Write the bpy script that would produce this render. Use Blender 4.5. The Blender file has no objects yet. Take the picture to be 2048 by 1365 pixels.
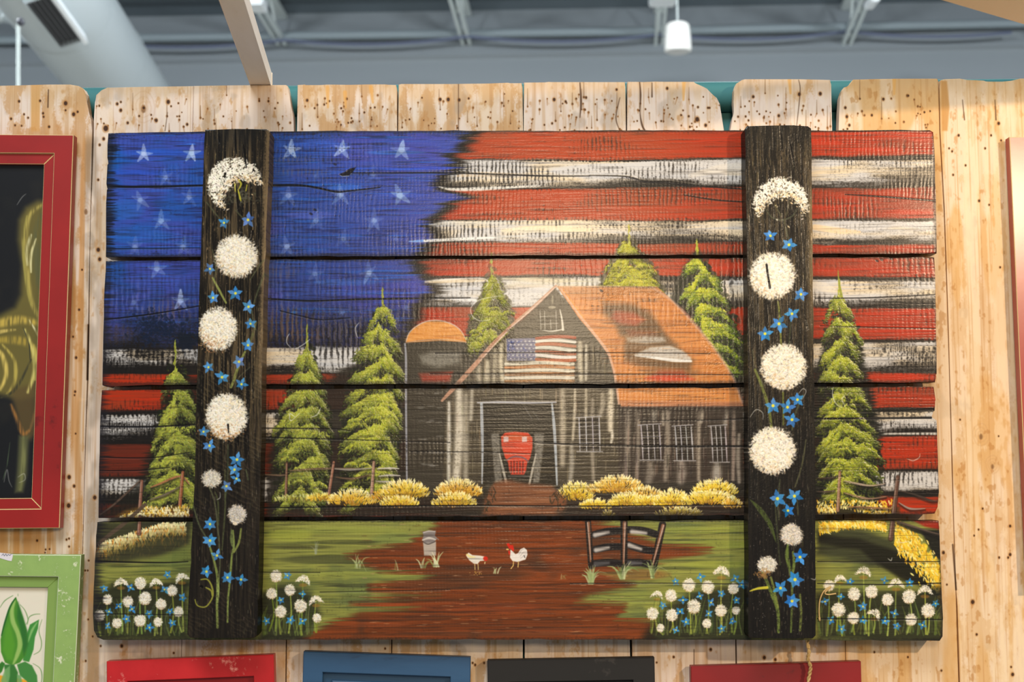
import bpy, bmesh, math, random
import numpy as np
from mathutils import Vector, Matrix

# ---- where the camera stood: 50 mm lens, tilted up, hand-held roll -----------------------------
FPX = 50.0 / 36.0 * 2048.0
CAM = (0.0, -2.135, 1.6)
PITCH, ROLL = math.radians(4.67), math.radians(-0.43)
_cp, _sp, _cr, _sr = math.cos(PITCH), math.sin(PITCH), math.cos(ROLL), math.sin(ROLL)
FWD = (0.0, _cp, _sp)
RIGHT = (_cr, -_sr * _sp, _sr * _cp)
UP = (-_sr, -_cr * _sp, _cr * _cp)


def at(px, py, Y=0.0):
    """world point on the plane y=Y that was measured at photo pixel (px, py)"""
    a = (px - 1024.0) / FPX
    b = -(py - 682.5) / FPX
    dx = FWD[0] + a * RIGHT[0] + b * UP[0]
    dy = FWD[1] + a * RIGHT[1] + b * UP[1]
    dz = FWD[2] + a * RIGHT[2] + b * UP[2]
    t = (Y - CAM[1]) / dy
    return (CAM[0] + t * dx, Y, CAM[2] + t * dz)


def proj(X, Y, Z):
    vx, vy, vz = X - CAM[0], Y - CAM[1], Z - CAM[2]
    d = vx * FWD[0] + vy * FWD[1] + vz * FWD[2]
    r = vx * RIGHT[0] + vy * RIGHT[1] + vz * RIGHT[2]
    u = vx * UP[0] + vy * UP[1] + vz * UP[2]
    return 1024.0 + FPX * r / d, 682.5 - FPX * u / d


Y_SIGN, Y_STRAP, Y_FRAME = -0.050, -0.088, -0.026
# ================= camera, world, lamps, exposure =================
scene = bpy.context.scene
COL = scene.collection
cam_data = bpy.data.cameras.new('camera')
cam_data.lens = 50.0
cam_data.sensor_width = 36.0
cam_data.sensor_fit = 'HORIZONTAL'
cam_data.clip_end = 100.0
cam_data.dof.use_dof = True
cam_data.dof.focus_distance = 2.09
cam_data.dof.aperture_fstop = 6.3
cam = bpy.data.objects.new('camera', cam_data)
cam.matrix_world = Matrix(((RIGHT[0], UP[0], -FWD[0], CAM[0]), (RIGHT[1], UP[1], -FWD[1], CAM[1]), (RIGHT[2], UP[2], -FWD[2], CAM[2]), (0, 0, 0, 1)))
COL.objects.link(cam)
scene.camera = cam

world = bpy.data.worlds.new('hall_air')
scene.world = world
world.use_nodes = True
bg = world.node_tree.nodes['Background']
bg.inputs['Color'].default_value = (0.70, 0.80, 0.90, 1)
bg.inputs['Strength'].default_value = 0.25


def lamp(name, kind, loc, target, power, color, size=0.2, **kw):
    d = bpy.data.lights.new(name, kind)
    d.energy = power
    d.color = color
    if kind == 'AREA':
        d.shape = kw.get('shape', 'DISK')
        d.size = size
        if 'size_y' in kw:
            d.size_y = kw['size_y']
    elif kind == 'SPOT':
        d.shadow_soft_size = size
        d.spot_size = kw['angle']
        d.spot_blend = kw['blend']
    o = bpy.data.objects.new(name, d)
    o.location = loc
    o.rotation_euler = (Vector(target) - Vector(loc)).to_track_quat('-Z', 'Y').to_euler()
    COL.objects.link(o)
    return o


lamp('booth_lamp', 'AREA', (0.15, -2.60, 2.12), (0.10, 0.0, 1.60), 20.5, (1.0, 0.79, 0.53), 0.40)
lamp('booth_lamp_right', 'SPOT', (1.47, -2.10, 2.34), (1.25, 0.0, 1.70), 125.0, (1.0, 0.76, 0.50), 0.035, angle=math.radians(104), blend=1.0)
lamp('hall_light', 'AREA', (-0.7, -3.0, 4.9), (-0.2, 0.0, 1.5), 150.0, (0.90, 0.96, 1.0), 2.2)
for k, (x, y) in enumerate(((-4.2, 5.0), (0.8, 4.4), (5.2, 5.4))):  # added fill lamps, out of view, to brighten the far wall and roof
    lamp('hall_fill', 'AREA', (x, y, 5.5), (x, y + 1.6, 0.0), 560.0, (0.92, 0.97, 1.0), 0.9)

scene.view_settings.view_transform = 'Standard'
scene.view_settings.look = 'None'
scene.view_settings.gamma = 1.0
scene.view_settings.use_curve_mapping = False
scene.view_settings.exposure = 0.0

# ---- a small paint box: everything flat-painted in the scene is brushed here, stroke by stroke ----
rng = np.random.default_rng(7)
F = np.float32


def ss(a, b, x):
    t = np.clip((x - a) / (b - a), 0.0, 1.0)
    return t * t * (3.0 - 2.0 * t)


def vnoise(h, w, sx, sy, seed):
    """smooth value noise, features sx wide and sy high (in cells), 0..1"""
    r = np.random.default_rng(seed)
    gh, gw = int(h / sy) + 3, int(w / sx) + 3
    g = r.random((gh, gw), dtype=np.float32)
    y = np.arange(h, dtype=F) / sy
    x = np.arange(w, dtype=F) / sx
    yi, xi = y.astype(int), x.astype(int)
    ty, tx = y - yi, x - xi
    ty = (ty * ty * (3 - 2 * ty))[:, None]
    tx = (tx * tx * (3 - 2 * tx))[None, :]
    a = g[yi] * (1 - ty) + g[yi + 1] * ty
    return a[:, xi] * (1 - tx) + a[:, xi + 1] * tx


def fbm(h, w, sx, sy, seed, n=3, gain=0.55):
    out, amp, tot = np.zeros((h, w), F), 1.0, 0.0
    for i in range(n):
        out += amp * vnoise(h, w, max(sx / 2 ** i, 1.01), max(sy / 2 ** i, 1.01), seed + 31 * i)
        tot += amp
        amp *= gain
    return out / tot


class Canvas:
    """a painted face lying in the plane y=Y; measured in photo pixels, stored per metre"""

    def __init__(s, x0, x1, y0, y1, Y, sc, base):
        c = [at(x, y, Y) for x in (x0, x1) for y in (y0, y1)]
        s.Y, s.sc = Y, sc
        s.X0, s.X1 = min(p[0] for p in c), max(p[0] for p in c)
        s.Z0, s.Z1 = min(p[2] for p in c), max(p[2] for p in c)
        k = 1360.0 * sc
        s.W, s.H = int((s.X1 - s.X0) * k), int((s.Z1 - s.Z0) * k)
        X = (s.X0 + (np.arange(s.W) + 0.5) / s.W * (s.X1 - s.X0)).astype(F)
        Z = (s.Z1 - (np.arange(s.H) + 0.5) / s.H * (s.Z1 - s.Z0)).astype(F)
        px, py = proj(X[None, :], Y, Z[:, None])
        s.PX, s.PY = px.astype(F), py.astype(F)
        s.col = np.empty((s.H, s.W, 3), F)
        s.col[:] = np.array(base, F) / 255.0
        s.hgt = np.full((s.H, s.W), 0.5, F)

    def noise(s, sx, sy, seed, n=3):
        return fbm(s.H, s.W, sx * s.sc, sy * s.sc, seed, n)

    def sl(s, xa, ya, xb, yb):
        pts = [at(x, y, s.Y) for x in (xa, xb) for y in (ya, yb)]
        i0 = int((min(p[0] for p in pts) - s.X0) / (s.X1 - s.X0) * s.W) - 1
        i1 = int((max(p[0] for p in pts) - s.X0) / (s.X1 - s.X0) * s.W) + 2
        j0 = int((s.Z1 - max(p[2] for p in pts)) / (s.Z1 - s.Z0) * s.H) - 1
        j1 = int((s.Z1 - min(p[2] for p in pts)) / (s.Z1 - s.Z0) * s.H) + 2
        return (slice(max(j0, 0), max(min(j1, s.H), 0)), slice(max(i0, 0), max(min(i1, s.W), 0)))

    def put(s, sl, m, color, hk=0.0):
        if m.size == 0:
            return
        c = np.asarray(color, F) / 255.0
        v = s.col[sl]
        m3 = m[..., None]
        v *= 1 - m3
        v += m3 * c
        if hk:
            s.hgt[sl] += hk * m

    def all(s):
        return (slice(0, s.H), slice(0, s.W))

    def polymask(s, pts, feather=1.2, wob=None):
        xs, ys = [p[0] for p in pts], [p[1] for p in pts]
        pad = feather + 3 + (wob[1] if wob else 0)
        sl = s.sl(min(xs) - pad, min(ys) - pad, max(xs) + pad, max(ys) + pad)
        X, Y = s.PX[sl], s.PY[sl]
        if X.size == 0:
            return sl, X
        ins = np.zeros(X.shape, bool)
        d2 = np.full(X.shape, 1e9, F)
        n = len(pts)
        for i in range(n):
            x1, y1 = pts[i]
            x2, y2 = pts[(i + 1) % n]
            if y1 != y2:
                cr = ((y1 > Y) != (y2 > Y)) & (X < (x2 - x1) * (Y - y1) / (y2 - y1) + x1)
                ins ^= cr
            dx, dy = x2 - x1, y2 - y1
            L = dx * dx + dy * dy + 1e-9
            t = np.clip(((X - x1) * dx + (Y - y1) * dy) / L, 0, 1)
            d2 = np.minimum(d2, (X - x1 - t * dx) ** 2 + (Y - y1 - t * dy) ** 2)
        d = np.sqrt(d2)
        d = np.where(ins, d, -d)
        if wob is not None:
            d = d + (wob[0][sl] - 0.5) * 2 * wob[1]
        return sl, ss(-feather, feather, d)

    def poly(s, pts, color, a=1.0, feather=1.2, wob=None, tex=None, hk=0.0):
        sl, m = s.polymask(pts, feather, wob)
        if tex is not None:
            m = m * tex[sl]
        s.put(sl, m * a, color, hk)

    def stroke(s, pts, w, color, a=1.0, soft=0.9, tex=None, hk=0.0):
        """pts polyline, w half-width or list of half-widths"""
        n = len(pts)
        ws = list(w) if hasattr(w, '__len__') else [w] * n
        if len(ws) != n:
            ws = list(np.interp(np.linspace(0, 1, n), np.linspace(0, 1, len(ws)), ws))
        mw = max(ws) + soft + 1
        xs, ys = [p[0] for p in pts], [p[1] for p in pts]
        sl = s.sl(min(xs) - mw, min(ys) - mw, max(xs) + mw, max(ys) + mw)
        X, Y = s.PX[sl], s.PY[sl]
        if X.size == 0:
            return
        d = np.full(X.shape, 1e9, F)
        for i in range(n - 1):
            x1, y1 = pts[i]
            x2, y2 = pts[i + 1]
            dx, dy = x2 - x1, y2 - y1
            L = dx * dx + dy * dy + 1e-9
            t = np.clip(((X - x1) * dx + (Y - y1) * dy) / L, 0, 1)
            r = np.sqrt((X - x1 - t * dx) ** 2 + (Y - y1 - t * dy) ** 2) - (ws[i] + t * (ws[i + 1] - ws[i]))
            d = np.minimum(d, r)
        m = ss(soft, -soft, d) * a
        if tex is not None:
            m = m * tex[sl]
        s.put(sl, m, color, hk)

    def curve(s, pts, w, color, a=1.0, soft=0.9, n=6, tex=None, hk=0.0):
        s.stroke(spline(pts, n), w, color, a, soft, tex, hk)

    def dab(s, x, y, ang, L, w, color, a=0.9, hk=0.0):
        """one touch of the brush: an oval of half-length L and half-width w"""
        r = L + 1.5
        sl = s.sl(x - r, y - r, x + r, y + r)
        X, Y = s.PX[sl] - x, s.PY[sl] - y
        if X.size == 0:
            return
        c, sn = math.cos(ang), math.sin(ang)
        u, v = X * c + Y * sn, -X * sn + Y * c
        q = (u / L) ** 2 + (v / w) ** 2
        s.put(sl, np.clip((1.25 - q) * 1.6, 0, 1) * a, color, hk)


def spline(P, n=6):
    P = [tuple(map(float, p)) for p in P]
    if len(P) < 3:
        return P
    Q = [P[0]] + P + [P[-1]]
    out = []
    for i in range(1, len(Q) - 2):
        p0, p1, p2, p3 = Q[i - 1], Q[i], Q[i + 1], Q[i + 2]
        for k in range(n):
            t = k / n
            out.append(tuple(0.5 * (2 * p1[j] + (p2[j] - p0[j]) * t + (2 * p0[j] - 5 * p1[j] + 4 * p2[j] - p3[j]) * t * t
                                    + (3 * p1[j] - p0[j] - 3 * p2[j] + p3[j]) * t ** 3) for j in (0, 1)))
    out.append(P[-1])
    return out


def mix(a, b, t):
    return tuple(a[i] + (b[i] - a[i]) * t for i in range(3))


def jit(c, k):
    d = rng.normal(0, k)
    return tuple(min(255, max(0, v + d + rng.normal(0, k * 0.4))) for v in c)
DARK = (26, 23, 21)


def star(c, x, y, r, a, rot=0.0, col=(150, 185, 235)):
    """five loose strokes of a flat brush, legs heavier than arms"""
    for k in range(5):
        th = -math.pi / 2 + rot + k * 2 * math.pi / 5 + rng.normal(0, 0.13)
        ln = r * rng.uniform(0.85, 1.2) * (0.85 if k in (1, 4) else 1.0)
        wd = (0.30, 0.22, 0.27, 0.27, 0.22)[k] * r
        ex, ey = x + math.cos(th) * ln, y + math.sin(th) * ln
        c.stroke([(x + math.cos(th) * r * .05, y + math.sin(th) * r * .05), (x + math.cos(th) * ln * .5, y + math.sin(th) * ln * .5), (ex, ey)], [wd, wd * .85, wd * .35], jit(col, 8),
                 min(1, a * 1.2) * rng.uniform(.6, 1.0) * (.8 if k in (1, 4) else 1), 1.3, tex=c.drytex)


def fir(c, ax, ay, by, prof, tiers, bright, mid, dark, lean=0.0, spire=26, dens=1.0, bgA=0.85, light=1.0):
    """a painted fir: dark underpainting, then tiers of fan-brush touches"""
    ts, hl, hr = [p[0] for p in prof], [p[1] for p in prof], [p[2] for p in prof]
    H = by - ay

    def half(t, sgn):
        return float(np.interp(t, ts, hl if sgn < 0 else hr))
    nb = int(H * 2.6 * dens)
    for _ in range(nb):
        t = math.sqrt(rng.random()) * 0.92 + 0.08
        u = rng.uniform(-1, 1) * 1.04
        x = ax + lean * t * H + u * half(t, u)
        c.dab(x, ay + t * H + abs(u) * 6, rng.normal(0, 0.6) + (0.5 if u > 0 else -0.5), rng.uniform(4, 9), rng.uniform(2, 4.5), jit(dark, 4), bgA * rng.uniform(0.5, 1))
    for _ in range(int(H * 2.0 * dens)):
        t = math.sqrt(rng.random()) * 0.86 + 0.12
        u = rng.uniform(-1, 1)
        c.dab(ax + lean * t * H + u * half(t, u) * .92, ay + t * H, 1.57 - u * .8 + rng.normal(0, .5), rng.uniform(2, 4.5), rng.uniform(1, 1.8), jit(mix(dark, mid, rng.uniform(.45, .95)), 8), rng.uniform(.4, .85), .03)
    tip = ay + spire * 1.6
    for _ in range(int(spire * 1.1)):
        q = rng.random()
        c.dab(ax + lean * (q * spire * 1.6) + rng.normal(0, .5 + 1.6 * q), ay + q * (tip - ay), 1.57 + rng.normal(0, .25), rng.uniform(3, 6), rng.uniform(.8, 1.2 + q), jit(mix(mid, bright, rng.uniform(.3, 1)), 7), .8)
    for k in range(tiers):
        t0 = spire / H + (1 - spire / H) * (k / tiers) ** 0.93
        y0 = ay + t0 * H
        th = H / tiers * 1.05
        L, R = half(min(1, t0 + 0.08), -1), half(min(1, t0 + 0.08), 1)
        hot = rng.uniform(-0.7, 0.4)
        gaps = rng.random(9)
        n = int((L + R) * th * .46 * dens) + 14
        off = rng.normal(0, .22)
        F_ = sorted(((rng.random() ** 1.1, rng.uniform(-1, 1)) for _ in range(n)), reverse=True)
        for v, u in F_:
            gp = float(np.interp(u, np.linspace(-1, 1, 9), gaps))
            if v > .30 + .6 * gp and rng.random() < .8:
                continue
            sp = .66 + .34 * min(1, v * 1.6)
            x = ax + lean * t0 * H + u * (R if u > 0 else L) * sp * 1.12 + rng.normal(0, 2)
            y = y0 + v * th * .9 + abs(u - off) ** 1.6 * th * .62 + (gp - .5) * th * .45 + rng.normal(0, 2.0)
            b = 1.02 - .85 * v - .28 * abs(u - hot) + (gp - .5) * .35 + rng.normal(0, .15)
            col = mix(mid, bright, min(1, (b - .42) * 1.7) * light) if b > .42 else mix(dark, mid, max(0.12, b + .05) / .47)
            c.dab(x, y, math.atan2(.9, u * 2.3) + rng.normal(0, .6), rng.uniform(1.9, 3.8), rng.uniform(.9, 1.6), jit(col, 9), rng.uniform(.5, .95), .05)
        if t0 > .45:                     # loose clumps low in the tree
            for _ in range(int((L + R) / 30)):
                bx, bw, by_ = ax + rng.uniform(-L, R) * .8, rng.uniform(10, 20), y0 + rng.uniform(0, th)
                for _ in range(60):
                    phi, v = rng.uniform(-1.4, 1.4), rng.random()
                    b = 1 - v + rng.normal(0, .15)
                    c.dab(bx + math.sin(phi) * bw, by_ + (1 - math.cos(phi)) * bw * .5 + v * bw * .55, 1.57 - phi * .6 + rng.normal(0, .4), rng.uniform(1.9, 3.6), rng.uniform(.9, 1.5),
                          jit(mix(mid, bright, b * light) if b > .35 else mix(dark, mid, .7), 8), rng.uniform(.5, .95), .05)


def bush(c, cx, cy, rx, ry, n, cream=(246, 236, 180), yel=(224, 186, 50), och=(160, 115, 40), under=(90, 70, 30)):
    c.poly([(cx + math.cos(t) * rx * 0.95, cy - math.sin(t) * ry * 0.9) for t in np.linspace(0, math.pi, 12)], under, 0.6, 6)
    L = []
    for _ in range(int(n * 1.7)):
        th = rng.uniform(0.04, 0.96) * math.pi
        r = rng.random() ** 0.5
        L.append((r, th))
    L.sort(reverse=True)
    for r, th in L:
        x, y = cx + math.cos(th) * rx * r, cy - math.sin(th) * ry * r
        q = r * (0.62 + 0.40 * math.sin(th)) + rng.normal(0, 0.13)
        col = mix(yel, cream, min(1, (q - 0.5) * 2.2)) if q > 0.5 else mix(och, yel, max(0, q / 0.5))
        a = math.atan2(-math.sin(th) * ry, math.cos(th) * rx) + rng.normal(0, 0.22)
        c.dab(x + rng.normal(0, 1.5), y + rng.normal(0, 1.5), math.atan2(-1, math.cos(th) * .7) + rng.normal(0, .2), rng.uniform(2.6, 4.8), rng.uniform(0.9, 1.5), jit(col, 9), rng.uniform(0.55, 0.98), 0.07)


def puff(c, cx, cy, rx, ry, n, white=(240, 235, 222), shade=(190, 150, 100), dens=0.95, kind='round', rot=0.0):
    """a cotton-white seed head, stippled with a stiff brush"""
    rm = (rx + ry) / 2
    if kind == 'round':
        c.poly([(cx + math.cos(t) * rx * .86, cy + math.sin(t) * ry * .86) for t in np.linspace(0, 6.1, 16)], mix(white, (170, 160, 140), .35), .85, max(2, rm * .16))
    k = 0.022 * rm + .8
    for _ in range(int(n * (2.8 if rm > 30 else 1.6))):
        th, r = rng.uniform(0, 2 * math.pi), rng.random() ** 0.52 * rng.choice([1.0, 1.0, rng.uniform(.94, 1.15)])
        x, y = math.cos(th) * r, math.sin(th) * r
        if kind == 'cap':
            y = -abs(y) * 1.0 + .45 * x * x + .1
            if r < .35 and rng.random() < .6:
                continue
        col = white
        low = 0.55 * y - 0.35 * x
        if low > 0.28 and rng.random() < 0.28:
            col = mix(white, shade, rng.uniform(0.2, 0.8))
        elif rng.random() < .09:
            col = mix(white, (130, 124, 112), rng.uniform(.2, .65))
        elif rng.random() < .3:
            col = mix(white, (238, 216, 172), .7)
        xx, yy = x * math.cos(rot) - y * math.sin(rot), x * math.sin(rot) + y * math.cos(rot)
        c.dab(cx + xx * rx, cy + yy * ry, rng.uniform(0, 3.14) if r < .8 else th + rng.normal(0, .6), k * rng.uniform(1.0, 2.1), k * rng.uniform(0.55, 0.95),
              jit(col, 7), dens * max(.25, 1.0 - 0.5 * max(0, r - 0.8) / 0.2) * rng.uniform(0.4, 1.0), 0.08)


def blue_flower(c, x, y, r, rot=None, n=5, col=(72, 150, 222), a=0.95, eye=True):
    rot = rng.uniform(0, 6.28) if rot is None else rot
    for k in range(n):
        th = rot + k * 2 * math.pi / n + rng.normal(0, 0.12)
        l = r * rng.uniform(0.8, 1.1)
        c.stroke([(x + math.cos(th) * r * 0.12, y + math.sin(th) * r * 0.12), (x + math.cos(th) * l * 0.55, y + math.sin(th) * l * 0.55),
                  (x + math.cos(th) * l, y + math.sin(th) * l)], [r * 0.16, r * 0.30, r * 0.10], jit(col, 13), a * rng.uniform(.75, 1), 0.9)
    if eye:
        c.dab(x, y, 0, r * 0.2, r * 0.2, (232, 214, 60), a)


def blades(c, x, y, n, h, spread, cols, a=0.85, w=1.6):
    for _ in range(n):
        th = rng.normal(0, spread)
        l = h * rng.uniform(0.6, 1.1)
        bx = x + rng.normal(0, 3)
        c.curve([(bx, y), (bx + math.sin(th) * l * 0.45, y - l * 0.6), (bx + math.sin(th) * l * 1.0, y - l * math.cos(th))], [w, w * 0.8, 0.4],
                jit(cols[rng.integers(len(cols))], 6), a * rng.uniform(0.6, 1), 0.7, 4)


def flower_bed(c, puffs, blues, ybase, x0, x1):
    g1, g2 = (120, 135, 62), (160, 170, 72)
    for _ in range(int((x1 - x0) / 4)):
        x = rng.uniform(x0, x1)
        y = ybase - rng.uniform(0, 8)
        l = rng.uniform(25, 75)
        c.curve([(x, y), (x + rng.normal(0, 4), y - l * 0.5), (x + rng.normal(0, 9), y - l)], [1.6, 1.4, 0.5], jit(mix(g1, (60, 70, 40), rng.random()), 8), 0.55, 0.9, 4)
    for (x, y, r, k) in puffs:
        c.curve([(x + rng.normal(0, 3), ybase - rng.uniform(0, 10)), (x + rng.normal(0, 2), (y + ybase) / 2), (x, y)], [1.9, 1.5, 1.0], jit(mix(g1, g2, rng.random()), 8), 0.8, 0.9, 4)
    for (x, y, r, k) in puffs:
        c.dab(x, y + r * 0.75, 0, r * 0.7, r * 0.3, (165, 110, 45), 0.45)
        puff(c, x, y, r * (1.25 if k else 1.0), r * 1.05, int(60 + r * 7), dens=0.95, kind='cap' if k else 'round', rot=rng.normal(0, 0.2))
    for (x, y) in blues:
        blue_flower(c, x, y, rng.uniform(7.5, 9.5), col=(66, 144, 212), n=int(rng.integers(4, 6)))


def curl(c, pts, a=0.7):
    c.curve(pts, [0.6, 1.1, 1.0, 0.5], (222, 222, 216), a, 0.7, 8)


def paint_boards():
    c = Canvas(180, 1895, 250, 1292, Y_SIGN, 1.25, DARK)
    PX, PY, H, W = c.PX, c.PY, c.H, c.W
    A = c.all()
    hs = c.noise(150, 3.2, 11, 4)          # long streaks along the boards
    hs2 = c.noise(45, 2.2, 12, 3)
    cloud = c.noise(110, 70, 13, 4)
    fine = c.noise(3.0, 2.2, 14, 2)
    warp = c.noise(60, 40, 15, 2)
    warpv = c.noise(70, 220, 25, 2)
    rw = np.zeros((H, W), F)               # board row 0..3
    for i, (yl, yr) in enumerate(((517, 511), (773, 769), (1039, 1034))):
        rw += (PY > yl + (yr - yl) * (PX - 205) / 1665)
    jx = c.noise(24, 110, 18, 3)
    per = np.choose(rw.astype(int), [8.2, 10.4, 9.0, 7.0]).astype(F)
    kerf = 0.5 + 0.5 * np.sin(2 * math.pi * (PX / per) + 6.0 * (warpv - 0.5) + 8.0 * (jx - 0.5) + 1.6 * (c.noise(14, 7, 26, 2) - .5))
    kn = c.noise(3.4, 13, 19, 2)
    kerf = .70 * kerf + .30 * ss(.25, .75, kn)
    kerfA = np.clip(c.noise(170, 60, 16, 3) * 2.6 - 0.85, 0.10, 1)
    kerf = 0.5 + (kerf - 0.5) * kerfA
    grain = c.noise(70, 2.6, 17, 3)
    grainA = np.choose(rw.astype(int), [0.8, 0.6, 1.0, 0.9]).astype(F)
    rough = 0.42 * kerf + 0.34 * grain + 0.30 * fine       # 0..1 height of the sawn surface
    c.drytex = ss(.98, .45, rough)
    c.hgt[:] = 0.18 + 0.40 * (0.40 * kerf + 0.62 * grain * grainA + 0.18 * fine)

    # dark ground with brown scuffs
    c.put(A, ss(0.45, 0.8, cloud) * 0.5, (58, 48, 38))
    c.put(A, ss(0.55, 0.85, hs) * 0.25, (80, 66, 52))

    # ---------------- blue canton ----------------
    ys = [255, 300, 312, 330, 345, 356, 372, 383, 394, 405, 420, 436, 452, 466, 480, 492, 505, 520, 545, 560, 580, 600, 640, 690]
    xs = [935, 915, 885, 905, 900, 868, 862, 890, 925, 885, 872, 858, 850, 856, 868, 840, 838, 822, 820, 845, 858, 835, 812, 800]
    edge = np.interp(PY, ys, xs).astype(F) + (hs - 0.5) * 46 + (hs2 - 0.5) * 24
    mb = ss(14, -14, PX - edge) * ss(700, 684, PY + (hs2 - 0.5) * 12 - 2)
    tx = np.clip((PX - 215) / 640, 0, 1)[..., None]
    ty = np.clip((PY - 265) / 430, 0, 1)[..., None]
    cb = np.array([[26, 88, 178], [60, 74, 160], [50, 86, 158]], F) / 255
    bl = cb[0] * (1 - tx) + cb[1] * tx
    low = np.array([46, 52, 104], F) / 255 * (1 - tx) + np.array([56, 56, 112], F) / 255 * tx
    bl = bl * (1 - ty ** 1.6 * 0.75) + low * ty ** 1.6 * 0.75
    t1 = (ss(0.45, 0.75, cloud) * 0.65)[..., None]
    bl = bl * (1 - t1) + t1 * (np.array([70, 70, 164], F) / 255)
    t2 = (ss(0.55, 0.8, hs) * 0.6)[..., None]
    bl = bl * (1 - t2) + t2 * (np.array([34, 104, 205], F) / 255)
    t3 = (ss(0.46, 0.24, hs2) * 0.7)[..., None]
    bl = bl * (1 - t3) + t3 * (np.array([32, 38, 82], F) / 255)
    pres = 0.92 - 0.40 * ss(560, 690, PY) - 0.25 * ss(300, 262, PY) + 0.25 * (cloud - 0.5)
    dry = ss(1.0, 0.58, rough * 0.72 + (1 - pres))
    m3 = (mb * np.clip(dry, 0, 1))[..., None]
    c.col *= 1 - m3
    c.col += m3 * bl
    for x, y, l, w_, col in ((760, 338, 90, 3, (40, 90, 225)), (870, 336, 60, 3, (48, 80, 222)), (790, 305, 60, 4, (60, 130, 225)), (330, 305, 90, 6, (34, 92, 215)),
                             (280, 345, 80, 5, (32, 84, 210)), (690, 375, 35, 6, (50, 120, 225)), (905, 397, 40, 4, (52, 70, 190)), (270, 470, 70, 18, (38, 100, 190)),
                             (700, 585, 70, 6, (60, 96, 196)), (690, 565, 70, 7, (62, 110, 196)), (750, 676, 40, 3, (48, 50, 190)), (588, 625, 6, 3, (50, 140, 225)),
                             (620, 430, 50, 8, (92, 104, 205)), (800, 390, 60, 5, (62, 92, 205)), (382, 288, 10, 2, (60, 130, 240)), (640, 290, 60, 8, (58, 96, 205)),
                             (860, 286, 50, 9, (60, 80, 170)), (330, 560, 90, 12, (70, 84, 180)), (250, 420, 40, 20, (42, 104, 190))):
        c.dab(x, y, 0.0, l, w_, col, 0.42)
    c.put(A, mb * ss(.56, .80, kerf) * ss(.35, .6, c.noise(90, 60, 24, 2)) * (.14 + .26 * ss(500, 640, PY)), (128, 122, 168))
    c.put(A, mb * ss(.6, .3, kerf) * (.12 + .2 * ss(500, 640, PY)), (30, 28, 50))
    # brown scraped wood showing in the lower canton
    for x, y, l, w_, a_ in ((575, 640, 50, 26, 0.5), (590, 670, 60, 14, 0.5), (345, 620, 55, 30, 0.35), (560, 545, 40, 14, 0.3), (230, 670, 40, 20, 0.5), (850, 640, 30, 40, 0.5), (590, 320, 45, 6, 0.3), (600, 345, 60, 8, 0.3)):
        sl, m = c.polymask([(x + l * math.cos(t), y + w_ * math.sin(t)) for t in np.linspace(0, 6.2, 10)], w_ * 0.5)
        c.put(sl, m * a_ * ss(0.35, 0.75, kerf[sl]) * mb[sl], (110, 84, 66))
    for _ in range(260):                     # dark sponge marks above the left fir
        x, y = rng.normal(318, 22), rng.normal(655, 16)
        c.dab(x, y, rng.uniform(0, 3), rng.uniform(2, 6), rng.uniform(1.2, 3), (20, 30, 52), 0.6, -0.03)
    for _ in range(80):
        x, y = rng.normal(375, 12), rng.normal(684, 8)
        c.dab(x, y, rng.uniform(0, 3), rng.uniform(3, 7), rng.uniform(2, 4), (22, 28, 40), 0.7)
    for (x, y, r, a_) in ((288, 308, 17, .8), (383, 306, 18, .75), (280, 400, 19, .42), (378, 395, 18, .38), (322, 442, 20, .45), (270, 494, 20, .3), (366, 494, 20, .33),
                          (314, 538, 20, .45), (361, 602, 19, .6), (268, 605, 18, .2), (331, 355, 17, .3),
                          (582, 300, 20, .75), (684, 299, 19, .7), (803, 300, 21, .62), (577, 391, 20, .42), (681, 390, 20, .5), (800, 391, 22, .62), (632, 441, 20, .3),
                          (748, 441, 21, .42), (574, 493, 20, .45), (687, 478, 18, .25), (792, 478, 14, .14), (630, 548, 18, .3), (738, 546, 19, .45), (746, 350, 18, .2),
                          (632, 352, 16, .14), (685, 625, 18, .16), (813, 615, 16, .16)):
        star(c, x, y, r, a_ if a_ > .5 else a_ * .8, rng.normal(0, 0.08), mix((186, 206, 240), (118, 144, 208), 1 - a_))

    # ---------------- stripes ----------------
    hi = (190, 50, 30)
    stripes = [  # kind, left top/bottom, centre(1180) top/bottom, right(1870) top/bottom
        ('r', 262, 322, 262, 320, 262, 312), ('w', 328, 380, 320, 374, 316, 372), ('r', 384, 440, 378, 440, 375, 438),
        ('w', 444, 486, 438, 486, 441, 489), ('r', 490, 556, 486, 553, 489, 554), ('w', 558, 606, 556, 612, 560, 613),
        ('r', 610, 668, 614, 676, 616, 680), ('w', 696, 744, 690, 745, 681, 746), ('r', 748, 822, 748, 815, 747, 814),
        ('w', 826, 886, 826, 868, 820, 868), ('r', 890, 954, 876, 940, 871, 940), ('w', 956, 1008, 945, 992, 941, 992), ('r', 1010, 1040, 995, 1045, 994, 1056)]
    wv = (c.noise(220, 60, 21, 2) - 0.5) * 9
    vis = 1 - mb
    lw = ss(-6, 26, PX - edge - 18)
    lw = np.where(PY > 686, 1.0, lw)
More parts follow.
